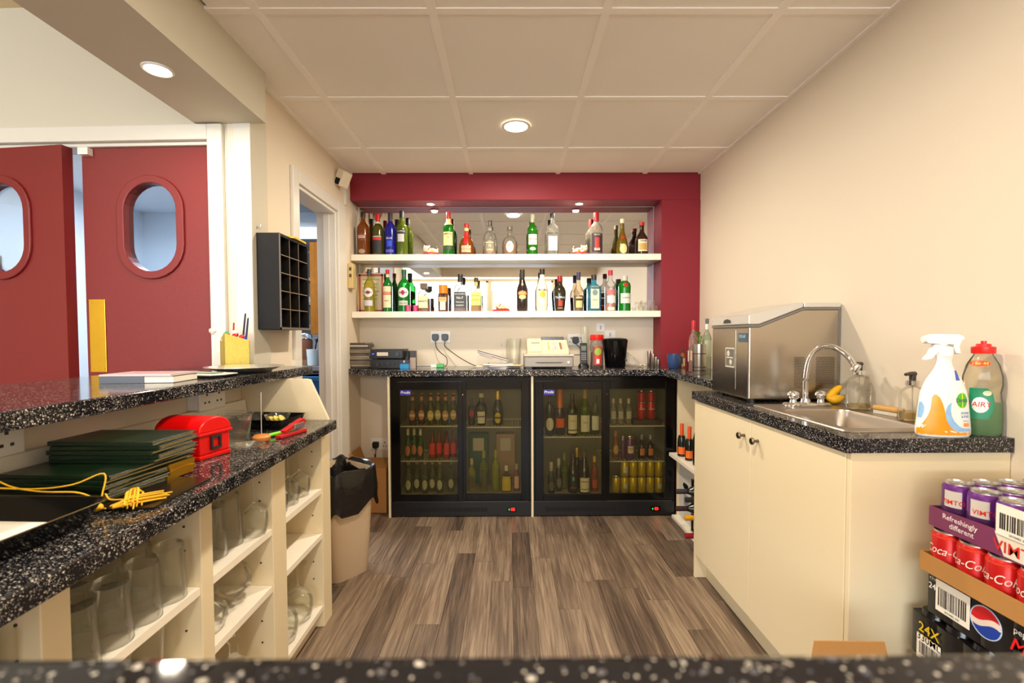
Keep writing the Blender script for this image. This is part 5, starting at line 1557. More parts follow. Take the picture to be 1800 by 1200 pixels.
part('gasket', MB().prism(gk, iy0 - .002, iy1 + .002, 'y'), mat('gasket_grey', (112, 106, 98), .5), t)
part('rear_trim', MB().box(ix1 - .008, iy0 - .001, iz, ix1, iy1, zl1), mat('gasket_grey', (112, 106, 98), .5), t)
LD = mat('lid_silver', (212, 208, 200), .32, .5)
part('lid', MB().prism([(ix0 - .003, zl0 + .004), (.993, zl0 + .004), (1.169, zl1 + .004), (1.169, 1.312), (1.150, 1.312), (ix0 + .004, 1.268), (ix0 - .003, 1.262)], iy0 - .003, iy1 + .003, 'y'), LD, t, bevel=.004, seg=3)
part('top_cover', MB().prism([(1.171, zl1 + .004), (ix1, zl1 + .004), (ix1, 1.308), (ix1 - .004, 1.312), (1.171, 1.312)], iy0 - .003, iy1 + .003, 'y'), LD, t, bevel=.002)
part('lid_grip', MB().prism([(2.03, 1.236), (2.10, 1.236), (2.09, 1.249), (2.065, 1.253), (2.04, 1.249)], ix0 - .006, ix0 - .002, 'x'), mat('grip_dark', (50, 46, 42), .4), t)
part('front_panel', MB().box(ix0 - .0015, 1.99, .955, ix0, 2.115, 1.205), IS, t, bevel=.001)
b_ = part('name_badge', MB().box(ix0 - .003, 1.895, 1.155, ix0 - .0005, 1.965, 1.192), mat('badge_grey', (70, 88, 100), .4), t)
part('lettering', MB().text('POLAR', .017, lambda x, y: (ix0 - .0036, 1.93 - x, 1.178 + y)), col_mat((170, 214, 240), .4), b_)
b_ = part('rating_sticker', MB().box(ix0 - .003, 2.0, 1.045, ix0 - .001, 2.08, 1.13), mat('sticker_grey', (196, 192, 180), .5), t)
part('sticker_print', MB().box(ix0 - .0036, 2.0, 1.052, ix0 - .003, 2.074, 1.124), col_mat((110, 104, 92)), b_)
part('sticker_emblem', MB().ball((ix0 - .0036, 2.052, 1.105), .013, 12, 6, (.1, 1, 1)).ball((ix0 - .0036, 2.03, 1.068), .012, 12, 6, (.1, 1, 1)).box(ix0 - .0042, 2.01, 1.085, ix0 - .0036, 2.066, 1.09), col_mat((206, 200, 186)), b_)
vh = MB()
for xa, xb in ((1.138, 1.182), (1.225, 1.322 - .022)):
    nz_ = 22
    for j in range(nz_):
        k = 0
        x_ = xa + (.0025 if j % 2 else 0)
        while x_ < xb:
            vh.lathe([(.0016, 0), (.0016, .0006)], 6, M=Matrix.Translation((x_, iy0 - .0003, .972 + j * .0058)) @ Matrix.Rotation(PI / 2, 4, 'X'))
            x_ += .0052
part('vent_holes', vh, mat('hole_black', (24, 20, 16), .9), t, kind='stuff')
# mixer tap
t = thing('mixer_tap', 'chrome mixer tap with swan neck and two ball handles behind the sink', 'tap', (1.12, 1.775, CZ + .004))
part('base_plate', MB().lathe([(.085, 0), (.088, .006), (.082, .012), (.001, .014)], 30, c=(1.12, 1.775, CZ + .0045), p=3.2, dr=.34), M_CHROME, t, smooth=True)
part('spout', MB().tube(spline([(1.122, 1.785, .92), (1.122, 1.785, 1.02), (1.130, 1.775, 1.095), (1.152, 1.752, 1.137), (1.180, 1.715, 1.138), (1.198, 1.668, 1.105), (1.208, 1.644, 1.064)], 8), .0095, 14), M_CHROME, t, smooth=True)
part('spout_collar', MB().cyl((1.122, 1.785, .92), .019, .022, 20, r2=.015), M_CHROME, t, smooth=True)
M = Matrix.Translation((1.2075, 1.645, 1.068)) @ Matrix.Rotation(.42, 4, 'X') @ Matrix.Rotation(.22, 4, 'Y')
part('aerator', MB().lathe([(.0115, -.012), (.0125, -.012), (.0125, .012), (.011, .014)], 18, M=M), M_CHROME, t, smooth=True)
for s in (-1, 1):
    part('tap_handle', MB().ball((1.121 + s * .052, 1.775, .957), .020, 18, 10, (1, 1, .95)).lathe([(.016, 0), (.012, .012), (.011, .022), (.015, .028)], 18, c=(1.121 + s * .052, 1.775, .918)), M_CHROME, t, smooth=True)
t = thing('bananas', 'pair of small yellow bananas lying behind the sink beside the tap', 'banana', (1.25, 1.80, CZ))
BY = mat('banana_yellow', (240, 180, 20), .5, var=.12, vscale=30)
part('upper_banana', MB().tube(spline([(1.225, 1.835, .952), (1.243, 1.83, .948), (1.265, 1.83, .966), (1.288, 1.83, .985)]), [.006] * 3 + [.008, .010, .012, .013, .013, .014, .014, .014, .014, .014, .013, .013, .012, .011, .009, .006], 10), BY, t, smooth=True)
part('lower_banana', MB().tube(spline([(1.220, 1.825, .946), (1.243, 1.815, .936), (1.265, 1.812, .938), (1.288, 1.815, .944)]), [.007] * 3 + [.010, .013, .015, .017, .018, .018, .018, .018, .017, .016, .015, .013, .011, .009, .008, .005], 10), BY, t, smooth=True)
part('stalk', MB().tube([(1.213, 1.83, .95), (1.225, 1.828, .949)], .009, 8), mat('banana_stalk', (206, 170, 40), .6), t, smooth=True)


def soap(x, y, h, r, label, level, tall):
    t = thing('soap_dispenser', label, 'soap dispenser', (x, y, CZ + .0045 if y > 1.3 else CZ), .35, 'glass soap dispensers')
    pf = [(.92 * r, 0), (r, .004), (r, .50 * h), (.95 * r, .58 * h), (.80 * r, .66 * h), (.52 * r, .715 * h), (.36 * r, .73 * h), (.36 * r, .76 * h)]
    part('glass_body', MB().lathe(pf, 26, dr=.72), M_GLASSW, t, local=True, smooth=True)
    part('soap_liquid', MB().lathe([(q[0] * .9, max(q[1], .006)) for q in pf[:2]] + [(r * .9, h * level), (.001, h * level)], 24, dr=.72), thin_glass('soap_fluid', (226, 206, 150), .25, .1, .2), t, local=True, smooth=True)
    part('collar', MB().lathe([(.40 * r, .74 * h), (.42 * r, .745 * h), (.42 * r, .84 * h), (.3 * r, .85 * h)], 18), M_CHROME, t, local=True, smooth=True)
    pm = MB().cyl((0, 0, .85 * h), .009, .115 * h, 14).tube([(0.008, 0, .975 * h), (-.014, 0, .985 * h), (-.034, 0, .972 * h)], [.0085, .006, .0045], 10)
    part('pump_head', pm, mat('pump_brown', (60, 50, 44), .3), t, local=True, smooth=True)
    part('dip_tube', MB().tube([(0, 0, .8 * h), (.003, 0, .03 * h)], .0022, 6), thin_glass('tube_clear', (230, 226, 214), .3), t, local=True)
    fn = wrapf(pf, 2, .72, .001)
    part('lettering', MB().text('WASH', .011, lambda a, b: fn(a, .42 * h + b)).text('hand & body', .007, lambda a, b: fn(a, .34 * h + b)).text('- - - - -', .007, lambda a, b: fn(a, .28 * h + b)), col_mat((120, 104, 84)), t, local=True)
    return t


soap(1.262, 1.70, .166, .047, 'larger clear glass soap dispenser just right of the tap', .10, 1)
soap(1.258, 1.47, .148, .042, 'smaller clear glass soap dispenser behind the white spray bottle', .18, 0)
t = thing('nail_brush', 'wooden scrubbing brush on the sink ledge between the soap dispensers', 'brush', (1.265, 1.57, CZ + .004), R(-80))
part('brush_block', MB().box(-.045, -.018, .012, .045, .018, .028), mat('brush_wood', (206, 156, 84), .5, var=.15), t, local=True, bevel=.006, seg=3)
part('bristles', MB().box(-.041, -.015, .0008, .041, .015, .012), mat('bristle', (226, 216, 196), .9, bump=1, bscale=500), t, local=True, kind='stuff')

# white spray bottle with orange and blue label
t = thing('spray_bottle', 'white trigger spray bottle with orange and blue label at the near worktop corner', 'spray bottle', (1.164, 1.262, CZ + .0005), R(-6))
SW = mat('spray_white', (240, 238, 232), .25)
Z = lambda pairs: pairs
sp = [(.062, 0), (.067, .006), (.067, .02), (.062, .07), (.059, .10), (.055, .122), (.044, .150), (.026, .178), (.020, .192), (.019, .206), (.021, .21), (.021, .222)]
part('bottle_body', MB().lathe(sp, 34, dr=.44), SW, t, local=True, smooth=True)
part('neck_collar', MB().lathe([(.018, .214), (.019, .218), (.018, .236), (.013, .24)], 20), SW, t, local=True, smooth=True)
hd = MB().prism([(-.048, .248), (-.050, .258), (-.046, .268), (-.034, .273), (.028, .272), (.040, .267), (.043, .258), (.036, .256), (.030, .240), (.034, .218), (.022, .222), (.016, .244), (.002, .246), (-.006, .240), (-.012, .236), (-.02, .246)], -.0115, .0115, 'y')
part('spray_head', hd, SW, t, local=True, bevel=.003, seg=3)
part('trigger', MB().prism([(-.030, .246), (-.012, .246), (-.018, .226), (-.036, .206), (-.052, .203), (-.050, .209), (-.040, .220)], -.008, .008, 'y'), SW, t, local=True, bevel=.002)
part('nozzle', MB().cyl((-.054, 0, .259), .009, .008, 14, 'x'), SW, t, local=True, smooth=True)
sf = wrapf(sp, 2, .44, .0008)
sf2 = wrapf(sp, 2, .44, .0014)
sf3 = wrapf(sp, 2, .44, .0020)


def curve_patch(f, left, right, zz):
    """strip between two edge curves given as x values for each z"""
    vs, fs = [], []
    n = 9
    for j, z in enumerate(zz):
        for i in range(n):
            vs.append(f(left[j] + (right[j] - left[j]) * i / (n - 1), z))
    for j in range(len(zz) - 1):
        for i in range(n - 1):
            a = j * n + i
            fs.append((a, a + 1, a + n + 1, a + n))
    return MB().add(vs, fs)


zz = [.006, .012, .02, .035, .055, .075, .09, .105, .113]
part('label_orange', curve_patch(sf, [-.10, -.10, -.10, -.074, -.058, -.050, -.048, -.046, -.040], [.09, .06, .02, -.002, -.012, -.016, -.020, -.026, -.034], zz), mat('label_orange', (240, 150, 14), .3, var=.2, vscale=30), t, local=True, smooth=True)
zb = [.016, .022, .03, .045, .06, .072, .085, .092]
part('label_blue', curve_patch(sf2, [.016, .004, -.004, -.011, -.014, -.013, -.008, .0], [.066, .060, .020, .006, .000, -.001, .000, .002], zb), mat('label_blue', (140, 184, 224), .3, var=.25, vscale=40), t, local=True, smooth=True)
part('label_blue_corner', curve_patch(sf2, [-.098, -.096, -.094, -.09], [-.078, -.070, -.068, -.078], [.05, .065, .08, .092]), mat('label_blue', (140, 184, 224), .3), t, local=True, smooth=True)
part('emblem', patch(lambda x, z: sf2(x + .031, z), .036, .078, .118, 'oval'), mat('emblem_green', (84, 180, 30), .3), t, local=True, smooth=True)
part('emblem_band', patch(lambda x, z: sf2(x + .031, z), .004, .079, .117), mat('emblem_lime', (190, 220, 60), .3), t, local=True, smooth=True)
part('lettering', MB().text('Dettol', .0145, lambda x, z: sf3(x + .031, z + .098)), col_mat((40, 40, 130), .3), t, local=True)
part('lettering', MB().text('POWER', .0085, lambda x, z: sf3(x + .040, z + .064)).text('& PURE', .0085, lambda x, z: sf3(x + .040, z + .055)).text('bathroom', .005, lambda x, z: sf3(x + .042, z + .044)), col_mat((60, 120, 190), .3), t, local=True)
part('label_tag', patch(lambda x, z: sf2(x + .044, z), .021, .029, .038), mat('tag_orange', (240, 150, 80), .3), t, local=True, smooth=True)
part('shoulder_tag', curve_patch(sf2, [.016, .018, .020], [.030, .030, .030], [.150, .163, .176]), mat('tag_blue', (66, 92, 180), .3), t, local=True, smooth=True)
# washing-up liquid
t = thing('washing_up_bottle', 'clear washing-up liquid bottle half full of green liquid, red cap', 'detergent bottle', (1.279, 1.272, CZ + .0005), R(-32))
wp_ = [(.038, 0), (.042, .006), (.0425, .05), (.041, .09), (.038, .115), (.042, .135), (.041, .160), (.034, .190), (.025, .208), (.020, .216), (.020, .222)]
part('bottle_body', MB().lathe(wp_, 30, dr=.66), thin_glass('pet_clear', (238, 232, 216), .10, .06, 1), t, local=True, smooth=True)
part('green_liquid', MB().lathe([(.037, .002), (.040, .008), (.0405, .05), (.039, .0885), (.001, .089)], 28, dr=.64), thin_glass('liquid_green', (40, 180, 70), .75, .1, .3, (6, 150, 60)), t, local=True, smooth=True)
part('cap', MB().lathe([(.024, .220), (.025, .223), (.025, .238), (.016, .240), (.015, .246), (.006, .247), (.006, .254), (.001, .254)], 22), col_mat((220, 28, 24), .3), t, local=True, smooth=True)
wf_ = wrapf(wp_, 2, .66, .0008)
wf2_ = wrapf(wp_, 2, .66, .0014)
part('label', curve_patch(wf_, [-.034, -.034, -.034, -.034, -.034], [.006, .016, .020, .016, .004], [.045, .065, .09, .115, .128]), mat('label_green', (20, 130, 90), .35), t, local=True, smooth=True)
part('label_panel', patch(lambda x, z: wf2_(x - .010, z), .036, .062, .104, 'oval'), col_mat((226, 236, 224), .4), t, local=True, smooth=True)
part('lettering', MB().text('FAIRY', .019, lambda x, z: wrapf(wp_, 2, .66, .002)(x - .012, z + .084), shear=.15), col_mat((190, 20, 36), .4), t, local=True)
part('badge', patch(lambda x, z: wf2_(x + .004, z), .018, .108, .122, 'oval'), col_mat((200, 206, 170), .4), t, local=True, smooth=True)
part('offer_sticker', patch(lambda x, z: wf2_(x - .012, z), .046, .186, .202, 'oval'), col_mat((232, 70, 20), .4), t, local=True, smooth=True)
part('lettering', MB().text('2 for 44', .011, lambda x, z: wrapf(wp_, 2, .66, .002)(x - .012, z + .194), shear=.2), col_mat((250, 206, 40), .4), t, local=True)

# ================================================================== STACKED DRINKS TRAYS
CG = 'stack of drinks multipacks'
sx_ = 1.05


def side_text(mb, s, size, X, yc, zc, **k):
    return mb.text(s, size, lambda x, y: (X, yc - x, zc + y), **k)


def scallop(y0, y1, x0, x1, r=.0325, dep=.006):
    """outline of a shrink-wrapped block: bulges along both visible sides"""
    pts = []
    n = round((y1 - y0) / (2 * r))
    for i in range(n):                      # side facing -X, from far to near
        yc = y1 - (i + .5) * (y1 - y0) / n
        for k in range(5):
            a = PI * k / 4
            pts.append((x0 + dep - dep * math.sin(a), yc + (y1 - y0) / n / 2 * math.cos(a)))
    m = round((x1 - x0) / (2 * r))
    for i in range(m):
        xc = x0 + dep + (i + .5) * (x1 - x0 - 2 * dep) / m
        for k in range(5):
            a = PI * k / 4
            pts.append((xc - (x1 - x0) / m / 2 * math.cos(a), y0 + dep - dep * math.sin(a) - dep))
    pts += [(x1, y0), (x1, y1), (x0 + dep, y1)]
    return pts


def barcode(parent, X, yc, zc, w_, h, n=26, seed=3):
    part('barcode_label', MB().box(X - .001, yc - w_ / 2 - .008, zc - h / 2 - .014, X, yc + w_ / 2 + .008, zc + h / 2 + .018), M_PAPER, parent)
    rn = random.Random(seed)
    mb = MB()
    y = yc - w_ / 2
    while y < yc + w_ / 2:
        q = rn.choice((.0012, .0018, .003))
        mb.box(X - .0016, y, zc - h / 2, X - .001, y + q, zc + h / 2)
        y += q + rn.choice((.0014, .002, .003))
    mb.text('5010482 300', .007, lambda x, z_: (X - .0014, yc - x, zc - h / 2 - .008 + z_))
    part('barcode_bars', mb, col_mat((40, 36, 40)), parent, kind='stuff')


SHR = mat('shrink_black', (20, 19, 20), .18, bump=.5, bscale=50)
lv = (.001, .123, .245, .367)
names = ('bottom', 'second from bottom', 'third from bottom', 'fourth from bottom')
for k, z in enumerate(lv):
    t = thing('can_multipack', 'black shrink-wrapped can multipack, %s of the stack at right' % names[k], 'multipack', (1.18, 1.0, z), 0, CG)
    part('wrapped_block', MB().prism(scallop(.80, 1.205, 1.04, 1.312), z + .0005, z + .1075), SHR, t, smooth=True, bevel=.004)
    lids = MB()
    for i in range(6):
        for j in range(4):
            lids.lathe([(.030, 0), (.026, .012), (.020, .0135), (.001, .0135)], 14, c=(1.075 + .067 * j, .835 + .067 * i, z + .107))
    part('wrapped_lids', lids, SHR, t, smooth=True, kind='stuff')
    if k == 3:
        m = side_text(MB(), '24X', .034, 1.0385, 1.15, z + .078)
        side_text(m, '330ML', .024, 1.0385, 1.15, z + .052)
        part('lettering', m, col_mat((226, 190, 20), .4), t)
        barcode(t, 1.0395, 1.15, z + .026, .05, .03, seed=9)
# pepsi block
z = .4895
t = thing('can_multipack', 'black cola multipack with round red, white and blue logo, under the cardboard tray', 'multipack', (1.18, 1.0, z), 0, CG)
part('wrapped_block', MB().prism(scallop(.765, 1.17, sx_, 1.314, dep=.003), z + .0005, z + .1065), SHR, t, smooth=True, bevel=.003)
cy_, cz_, rr = 1.022, z + .058, .034
for nm, c, lo, hi in (('logo_red', (206, 20, 30), .18, 1.1), ('logo_white', (232, 214, 200), -.22, .18), ('logo_blue', (20, 60, 160), -1.1, -.22)):
    vs, fs = [], []
    N = 20
    for i in range(N + 1):
        y = -1 + 2 * i / N
        lim = math.sqrt(max(0, 1 - y * y))
        wv = .22 * math.sin(y * 2.6)
        a = max(-lim, min(lim, lo + (wv if lo > -1 else 0)))
        b = max(-lim, min(lim, hi + (wv if hi < 1 else 0)))
        vs += [(sx_ - .0012, cy_ - y * rr, cz_ + a * rr), (sx_ - .0012, cy_ - y * rr, cz_ + b * rr)]
    for i in range(N):
        fs.append((2 * i, 2 * i + 2, 2 * i + 3, 2 * i + 1))
    part(nm, MB().add(vs, fs), col_mat(c, .35), t)
part('logo_ring', MB().tube([(sx_ - .0006, cy_ + rr * math.cos(a), cz_ + rr * math.sin(a)) for a in [2 * PI * i / 28 for i in range(29)]], .0014, 5, False), col_mat((190, 206, 226)), t)
barcode(t, sx_ - .0014, 1.10, z + .055, .070, .044, 26, 5)
part('lettering', side_text(MB(), 'MAX', .040, sx_ - .0022, .925, z + .048, shear=.3), col_mat((226, 24, 30), .3), t)
part('lettering', side_text(side_text(MB(), 'pepsi', .018, sx_ - .0022, .945, z + .080), 'MAXIMUM TASTE NO SUGAR', .007, sx_ - .0022, .92, z + .020), M_WHITE, t)
part('lettering', side_text(side_text(MB(), '24', .020, sx_ - .0022, 1.153, z + .070), '4.3 kg', .009, sx_ - .0022, 1.150, z + .09), M_WHITE, t)
# cola tray
z = .598
t = thing('cardboard_tray', 'brown cardboard tray holding red cola cans in the stack at right', 'tray', (1.17, 1.0, z), 0, CG)
tx0, tx1, ty0, ty1 = 1.028, 1.314, .76, 1.168
part('tray_base', MB().box(tx0, ty0, z + .0005, tx1, ty1, z + .003), M_CARD, t)
for q in ((tx0, ty0, tx0 + .003, ty1), (tx1 - .003, ty0, tx1, ty1), (tx0 + .003, ty0, tx1 - .003, ty0 + .003), (tx0 + .003, ty1 - .003, tx1 - .003, ty1)):
    part('tray_wall', MB().box(q[0], q[1], z + .003, q[2], q[3], z + .046), M_CARD, t)
RED = (200, 28, 28)
ords = ('first', 'second', 'third', 'fourth', 'fifth', 'sixth')
for i in range(6):
    for j in range(2):
        can((tx0 + .037 + .067 * j, ty1 - .037 - .0665 * i, z + .0032), .0325, .108, '%s red cola can from the far end, %s row of the cardboard tray' % (ords[i], ('front', 'second')[j]), 'red cola cans in the cardboard tray', RED, lod=j > 0,
            band=(((226, 70, 40), .86, .90, 6.0, 'rect'),) if j == 0 else None, texts=((('Coca-Cola', .58, .86, (240, 226, 214), (.5, -.3, -.35, .1, 0, 0)[i], .35), ('ORIGINAL TASTE', .26, .16, (236, 210, 200), 0, 0)) if j == 0 else ()), rot=-PI / 2 + .35)
solo('can_layer', MB().box(tx0 + .075 + .062, ty0 + .005, z + .0032, tx1 - .005, ty1 - .005, z + .11), col_mat((150, 30, 30), .4), 'inner block of red cola cans hidden in the cardboard tray', 'multipack')
# purple tray
z = .7105
t = thing('printed_tray', 'purple printed tray of fruit-drink cans topping the stack at right', 'tray', (1.17, 1.0, z), 0, CG)
PUR = mat('tray_purple', (120, 50, 90), .45)
part('tray_base', MB().box(sx_ - .004, .77, z + .0005, 1.316, 1.165, z + .003), PUR, t)
fw = part('tray_wall', MB().prism([(1.165, z + .003), (1.165, z + .048), (1.14, z + .048), (1.0, z + .054), (.93, z + .06), (.77, z + .06), (.77, z + .003)], sx_ - .004, sx_ - .001, 'x'), PUR, t)
part('tray_wall', MB().box(sx_ - .001, 1.162, z + .003, 1.316, 1.165, z + .048), PUR, t)
part('tray_wall', MB().box(1.313, .77, z + .003, 1.316, 1.162, z + .048), PUR, t)
part('tray_wall', MB().box(sx_ - .001, .77, z + .003, 1.313, .773, z + .048), PUR, t)
part('lettering', side_text(side_text(MB(), 'Refreshingly', .0175, sx_ - .0048, 1.085, z + .036), 'different', .0175, sx_ - .0048, 1.080, z + .018), col_mat((240, 226, 226), .5), fw)
part('heart_panel', MB().prism([(1.005, z + .050), (.93, z + .056), (.93, z + .004), (.985, z + .004)], sx_ - .0046, sx_ - .004, 'x'), col_mat((226, 216, 200), .5), fw)
part('lettering', side_text(MB(), 'VIMTO', .034, sx_ - .0052, .955, z + .022), col_mat((206, 44, 30), .5), fw)
barcode(t, sx_ - .006, .955, z + .078, .075, .034, 26, 11)
for i in range(6):
    for j in range(4):
        u_ = '%s purple fruit-drink can from the far end, %s row of the printed tray' % (ords[i], ('front', 'second', 'third', 'rear')[j])
        can((sx_ + .033 + .064 * j, 1.127 - .0645 * i, z + .0032), .0313, .115, u_, 'purple cans in the printed tray', (104, 44, 130), rot=-PI / 2 + .45, lod=False,
            band=(((214, 208, 200), .50, .84, 1.1, 'rect'), ((70, 30, 80), .12, .48, 4.0, 'rect')) if j == 0 else (((214, 208, 200), .45, .86, 1.1, 'rect'),), texts=((('VIMTO', .60, .50, (206, 40, 30), (0, .35, -.2, 0, 0, 0)[i], 0),) if j == 0 else ()))
# open carton by the front bar
t = thing('open_carton', 'open brown cardboard carton in front of the sink cabinet', 'box', (.76, .95, 0))
part('carton_body', loft([rrect(.67, .84, .85, 1.02, .003, 1) and [(x, y, .001) for x, y in rrect(.67, .84, .85, 1.02, .003, 1)], [(x, y, .42) for x, y in rrect(.67, .84, .85, 1.02, .003, 1)], [(x, y, .42) for x, y in rrect(.674, .844, .846, 1.016, .003, 1)], [(x, y, .01) for x, y in rrect(.674, .844, .846, 1.016, .003, 1)]], True, True), M_CARD, t)
part('flap', MB().prism([(.655, .42), (.668, .512), (.822, .509), (.845, .42)], 1.017, 1.02, 'y'), M_CARD, t)
part('flap', MB().prism([(.85, .42), (1.01, .42), (1.0, .44), (.86, .44)], .846, .849, 'x'), M_CARD, t)

# ================================================================== LEFT COUNTER ITEMS
LG = LZ + .0003
# table tray with paper
TR = mat('tray_black', (14, 14, 14), .12)
MT = Matrix.Translation((-.905, .70, LG)) @ Matrix.Rotation(-.04, 4, 'Z')


def tring(hx, hy, z, r=.03):
    return [tuple(MT @ Vector((x, y, z))) for x, y in rrect(-hx, -hy, hx, hy, r)]


t = thing('serving_tray', 'black rectangular serving tray with a sheet of paper at the near left', 'tray', (-.905, .70, LG))
part('tray_body', loft([tring(.135, .165, 0), tring(.153, .183, .038), tring(.157, .187, .039), tring(.157, .187, .041), tring(.152, .182, .040), tring(.132, .162, .003)], True, True), TR, t, smooth=True)
part('rim_highlight_edge', MB().tube(tring(.157, .187, .041) + [tring(.157, .187, .041)[0]], .0012, 5, False), mat('tray_rim_highlight', (120, 104, 70), .2, .8), t, smooth=True)  # gold glint of the lit rim, put in as a coloured tube
solo('paper_sheet', MB().prism([(-.11, -.13), (.10, -.14), (.122, .05), (.065, .152), (-.12, .155)], .0042, .0056, 'z', MT), M_PAPER, 'white paper sheet lying in the black serving tray', 'paper')

# green menus
GRN = mat('menu_green', (15, 34, 17), .3, bump=.3, bscale=260)
GRN2 = mat('menu_page', (196, 180, 120), .6)
def menu(x, y, z, rot, w_, l, label, gold, group, h=.0085):
    t = thing('menu_folder', label, 'menu', (x, y, z), rot, group)
    part('back_cover', MB().box(-w_ / 2, -l / 2, 0, w_ / 2, l / 2, .0022), GRN, t, local=True, bevel=.0008, seg=1)
    part('front_cover', MB().box(-w_ / 2, -l / 2, h - .0022, w_ / 2, l / 2, h), GRN, t, local=True, bevel=.0008, seg=1)
    part('spine', MB().box(-w_ / 2, -l / 2 - .001, 0, w_ / 2, -l / 2 + .0015, h), GRN, t, local=True, bevel=.001)
    part('pages', MB().box(-w_ / 2 + .006, -l / 2 + .006, .0024, w_ / 2 - .004, l / 2 - .004, h - .0024), GRN2, t, local=True)
    if gold:
        part('gold_corner', MB().box(w_ / 2 - .02, l / 2 - .078, -.0003, w_ / 2 + .0012, l / 2 + .001, h + .0002), M_BRASS, t, local=True)


z = LG + .0052
for k in range(6):
    menu(-.927 + .004 * (k % 2), 1.072 + .003 * (k % 3), z, R(-6 + (k % 3)), .245, .235, '%s dark green menu folder of the lower stack on the serving worktop' % ('lowest', 'second', 'third', 'fourth', 'fifth', 'topmost')[k], k < 4, 'lower stack of green menus')
    z += .0089
for k in range(5):
    menu(-.905 + .005 * (k % 2), 1.115 - .003 * (k % 3), z, R(-2 + 3 * (k % 2)), .24, .135, '%s dark green menu folder of the smaller upper stack' % ('lowest', 'second', 'third', 'fourth', 'topmost')[k], False, 'upper stack of green menus', .0095)
    z += .0099
solo('bill_folder', MB().prism([(-.862, 1.136), (-.712, 1.118), (-.702, .925), (-.795, .915), (-.95, .94), (-.95, 1.12)], LG, LG + .0048), mat('folder_black', (30, 24, 16), .25), 'flat black bill folder half under the green menus', 'folder')
# tassels and cords
t = thing('menu_tassel', 'golden yellow cord and tassel lying in front of the green menus', 'tassel', (-.78, .91, LG))
TY = mat('tassel_yellow', (230, 176, 20), .7, bump=.8, bscale=300)
part('cord', MB().tube(spline([(-1.03, .90, LG + .055), (-.93, .915, LG + .045), (-.86, .925, LG + .05), (-.815, .945, LG + .066), (-.806, .93, LG + .03), (-.80, .915, LG + .012), (-.785, .905, LG + .010), (-.775, .90, LG + .012)]), .0016, 6), TY, t, smooth=True)
part('cord', MB().tube(spline([(-1.04, .935, LG + .07), (-.97, .915, LG + .05), (-.90, .905, LG + .043), (-.83, .90, LG + .043), (-.80, .905, LG + .03)]), .0016, 6), TY, t, smooth=True)
part('cord', MB().tube(spline([(-.80, .93, LG + .03), (-.782, .92, LG + .022), (-.768, .935, LG + .016), (-.775, .91, LG + .012)]), .0016, 6), TY, t, smooth=True)
for (a, b) in (((-.775, .975, LG + .025), (-.735, .915, LG + .012)), ((-.765, .905, LG + .012), (-.715, .975, LG + .012))):
    m = MB()
    for k in range(16):
        o_ = Vector((random.uniform(-.006, .006), random.uniform(-.006, .006), random.uniform(-.003, .004)))
        A, B = Vector(a) + o_ * .4, Vector(b) + o_ * 2
        m.tube([A, A.lerp(B, .35) + o_ * .9 + Vector((0, 0, .004)), B], [.0018, .0022, .0014], 5)
    part('tassel_fringe', m, TY, t, kind='stuff')
part('tassel_knot', MB().ball((-.797, .905, LG + .012), .010, 10, 8, (1.3, 1, .8)), TY, t, smooth=True)

# red chest
MC = Matrix.Translation((-.905, 1.350, LG)) @ Matrix.Rotation(R(-12), 4, 'Z')
t = thing('red_box', 'bright red plastic chest-shaped box with domed lid and black handle', 'box', (-.905, 1.350, LG))
RP = mat('red_plastic', (222, 8, 10), .3)
hx, hy = .072, .052
part('base_lip', MB().box(-hx - .002, -hy - .002, 0, hx + .002, hy + .002, .012, MC), RP, t, bevel=.003)
part('box_body', MB().box(-hx, -hy, .012, hx, hy, .066, MC), RP, t, bevel=.004)
part('lid_rim', MB().box(-hx - .006, -hy - .006, .066, hx + .006, hy + .006, .074, MC), RP, t, bevel=.002)
arc = [(-hy - .003, .074)] + [(-(hy + .003) * math.cos(PI * k / 12), .078 + .036 * math.sin(PI * k / 12)) for k in range(13)] + [(hy + .003, .074)]
part('domed_lid', MB().prism(arc, -hx - .003, hx + .003, 'x', MC), RP, t, bevel=.003, smooth=True)
part('handle', MB().box(hx, .0 - .018, .024, hx + .006, -.011, .062, MC).box(hx, .011, .024, hx + .006, .018, .062, MC).box(hx, -.011, .024, hx + .006, .011, .031, MC).box(hx, -.011, .055, hx + .006, .011, .062, MC), mat('handle_dark', (40, 36, 34), .4), t, bevel=.001)
# clear tub, tray with bowls, spike, pen, stapler
t = thing('plastic_tub', 'clear plastic tub with lettering beside the red chest', 'tub', (-.905, 1.515, LG))
MTb = Matrix.Translation((-.905, 1.515, LG)) @ Matrix.Rotation(-.25, 4, 'Z')
part('tub_body', loft([[tuple(MTb @ Vector((x, y, z_))) for x, y in rrect(-a_, -a_, a_, a_, .012)] for a_, z_ in ((.045, .0), (.052, .085), (.054, .086), (.051, .085), (.043, .004))], True, True), M_GLASSW, t, smooth=True)
part('lettering', MB().text('Garlic', .022, lambda x, y: tuple(MTb @ Vector((x + .01, -.053, .066 + y)))), col_mat((40, 44, 40)), t)
part('tub_lid', loft([[tuple(MTb @ Vector((x, y, z_))) for x, y in rrect(-a_, -a_, a_, a_, .012)] for a_, z_ in ((.055, .0865), (.056, .094), (.05, .096))], True, True), M_GLASSW, t, smooth=True)
t = thing('glass_saucer', 'small pale glass saucer in front of the clear tub', 'saucer', (-.80, 1.435, LG))
part('saucer_body', MB().lathe([(.025, 0), (.03, .002), (.05, .012), (.048, .012), (.03, .004), (.001, .003)], 22), M_GLASSW, t, local=True, smooth=True)
MK = Matrix.Translation((-.935, 1.80, LG)) @ Matrix.Rotation(-.12, 4, 'Z')
t = thing('garnish_tray', 'black plastic garnish tray at the far end of the serving worktop', 'tray', (-.935, 1.80, LG))
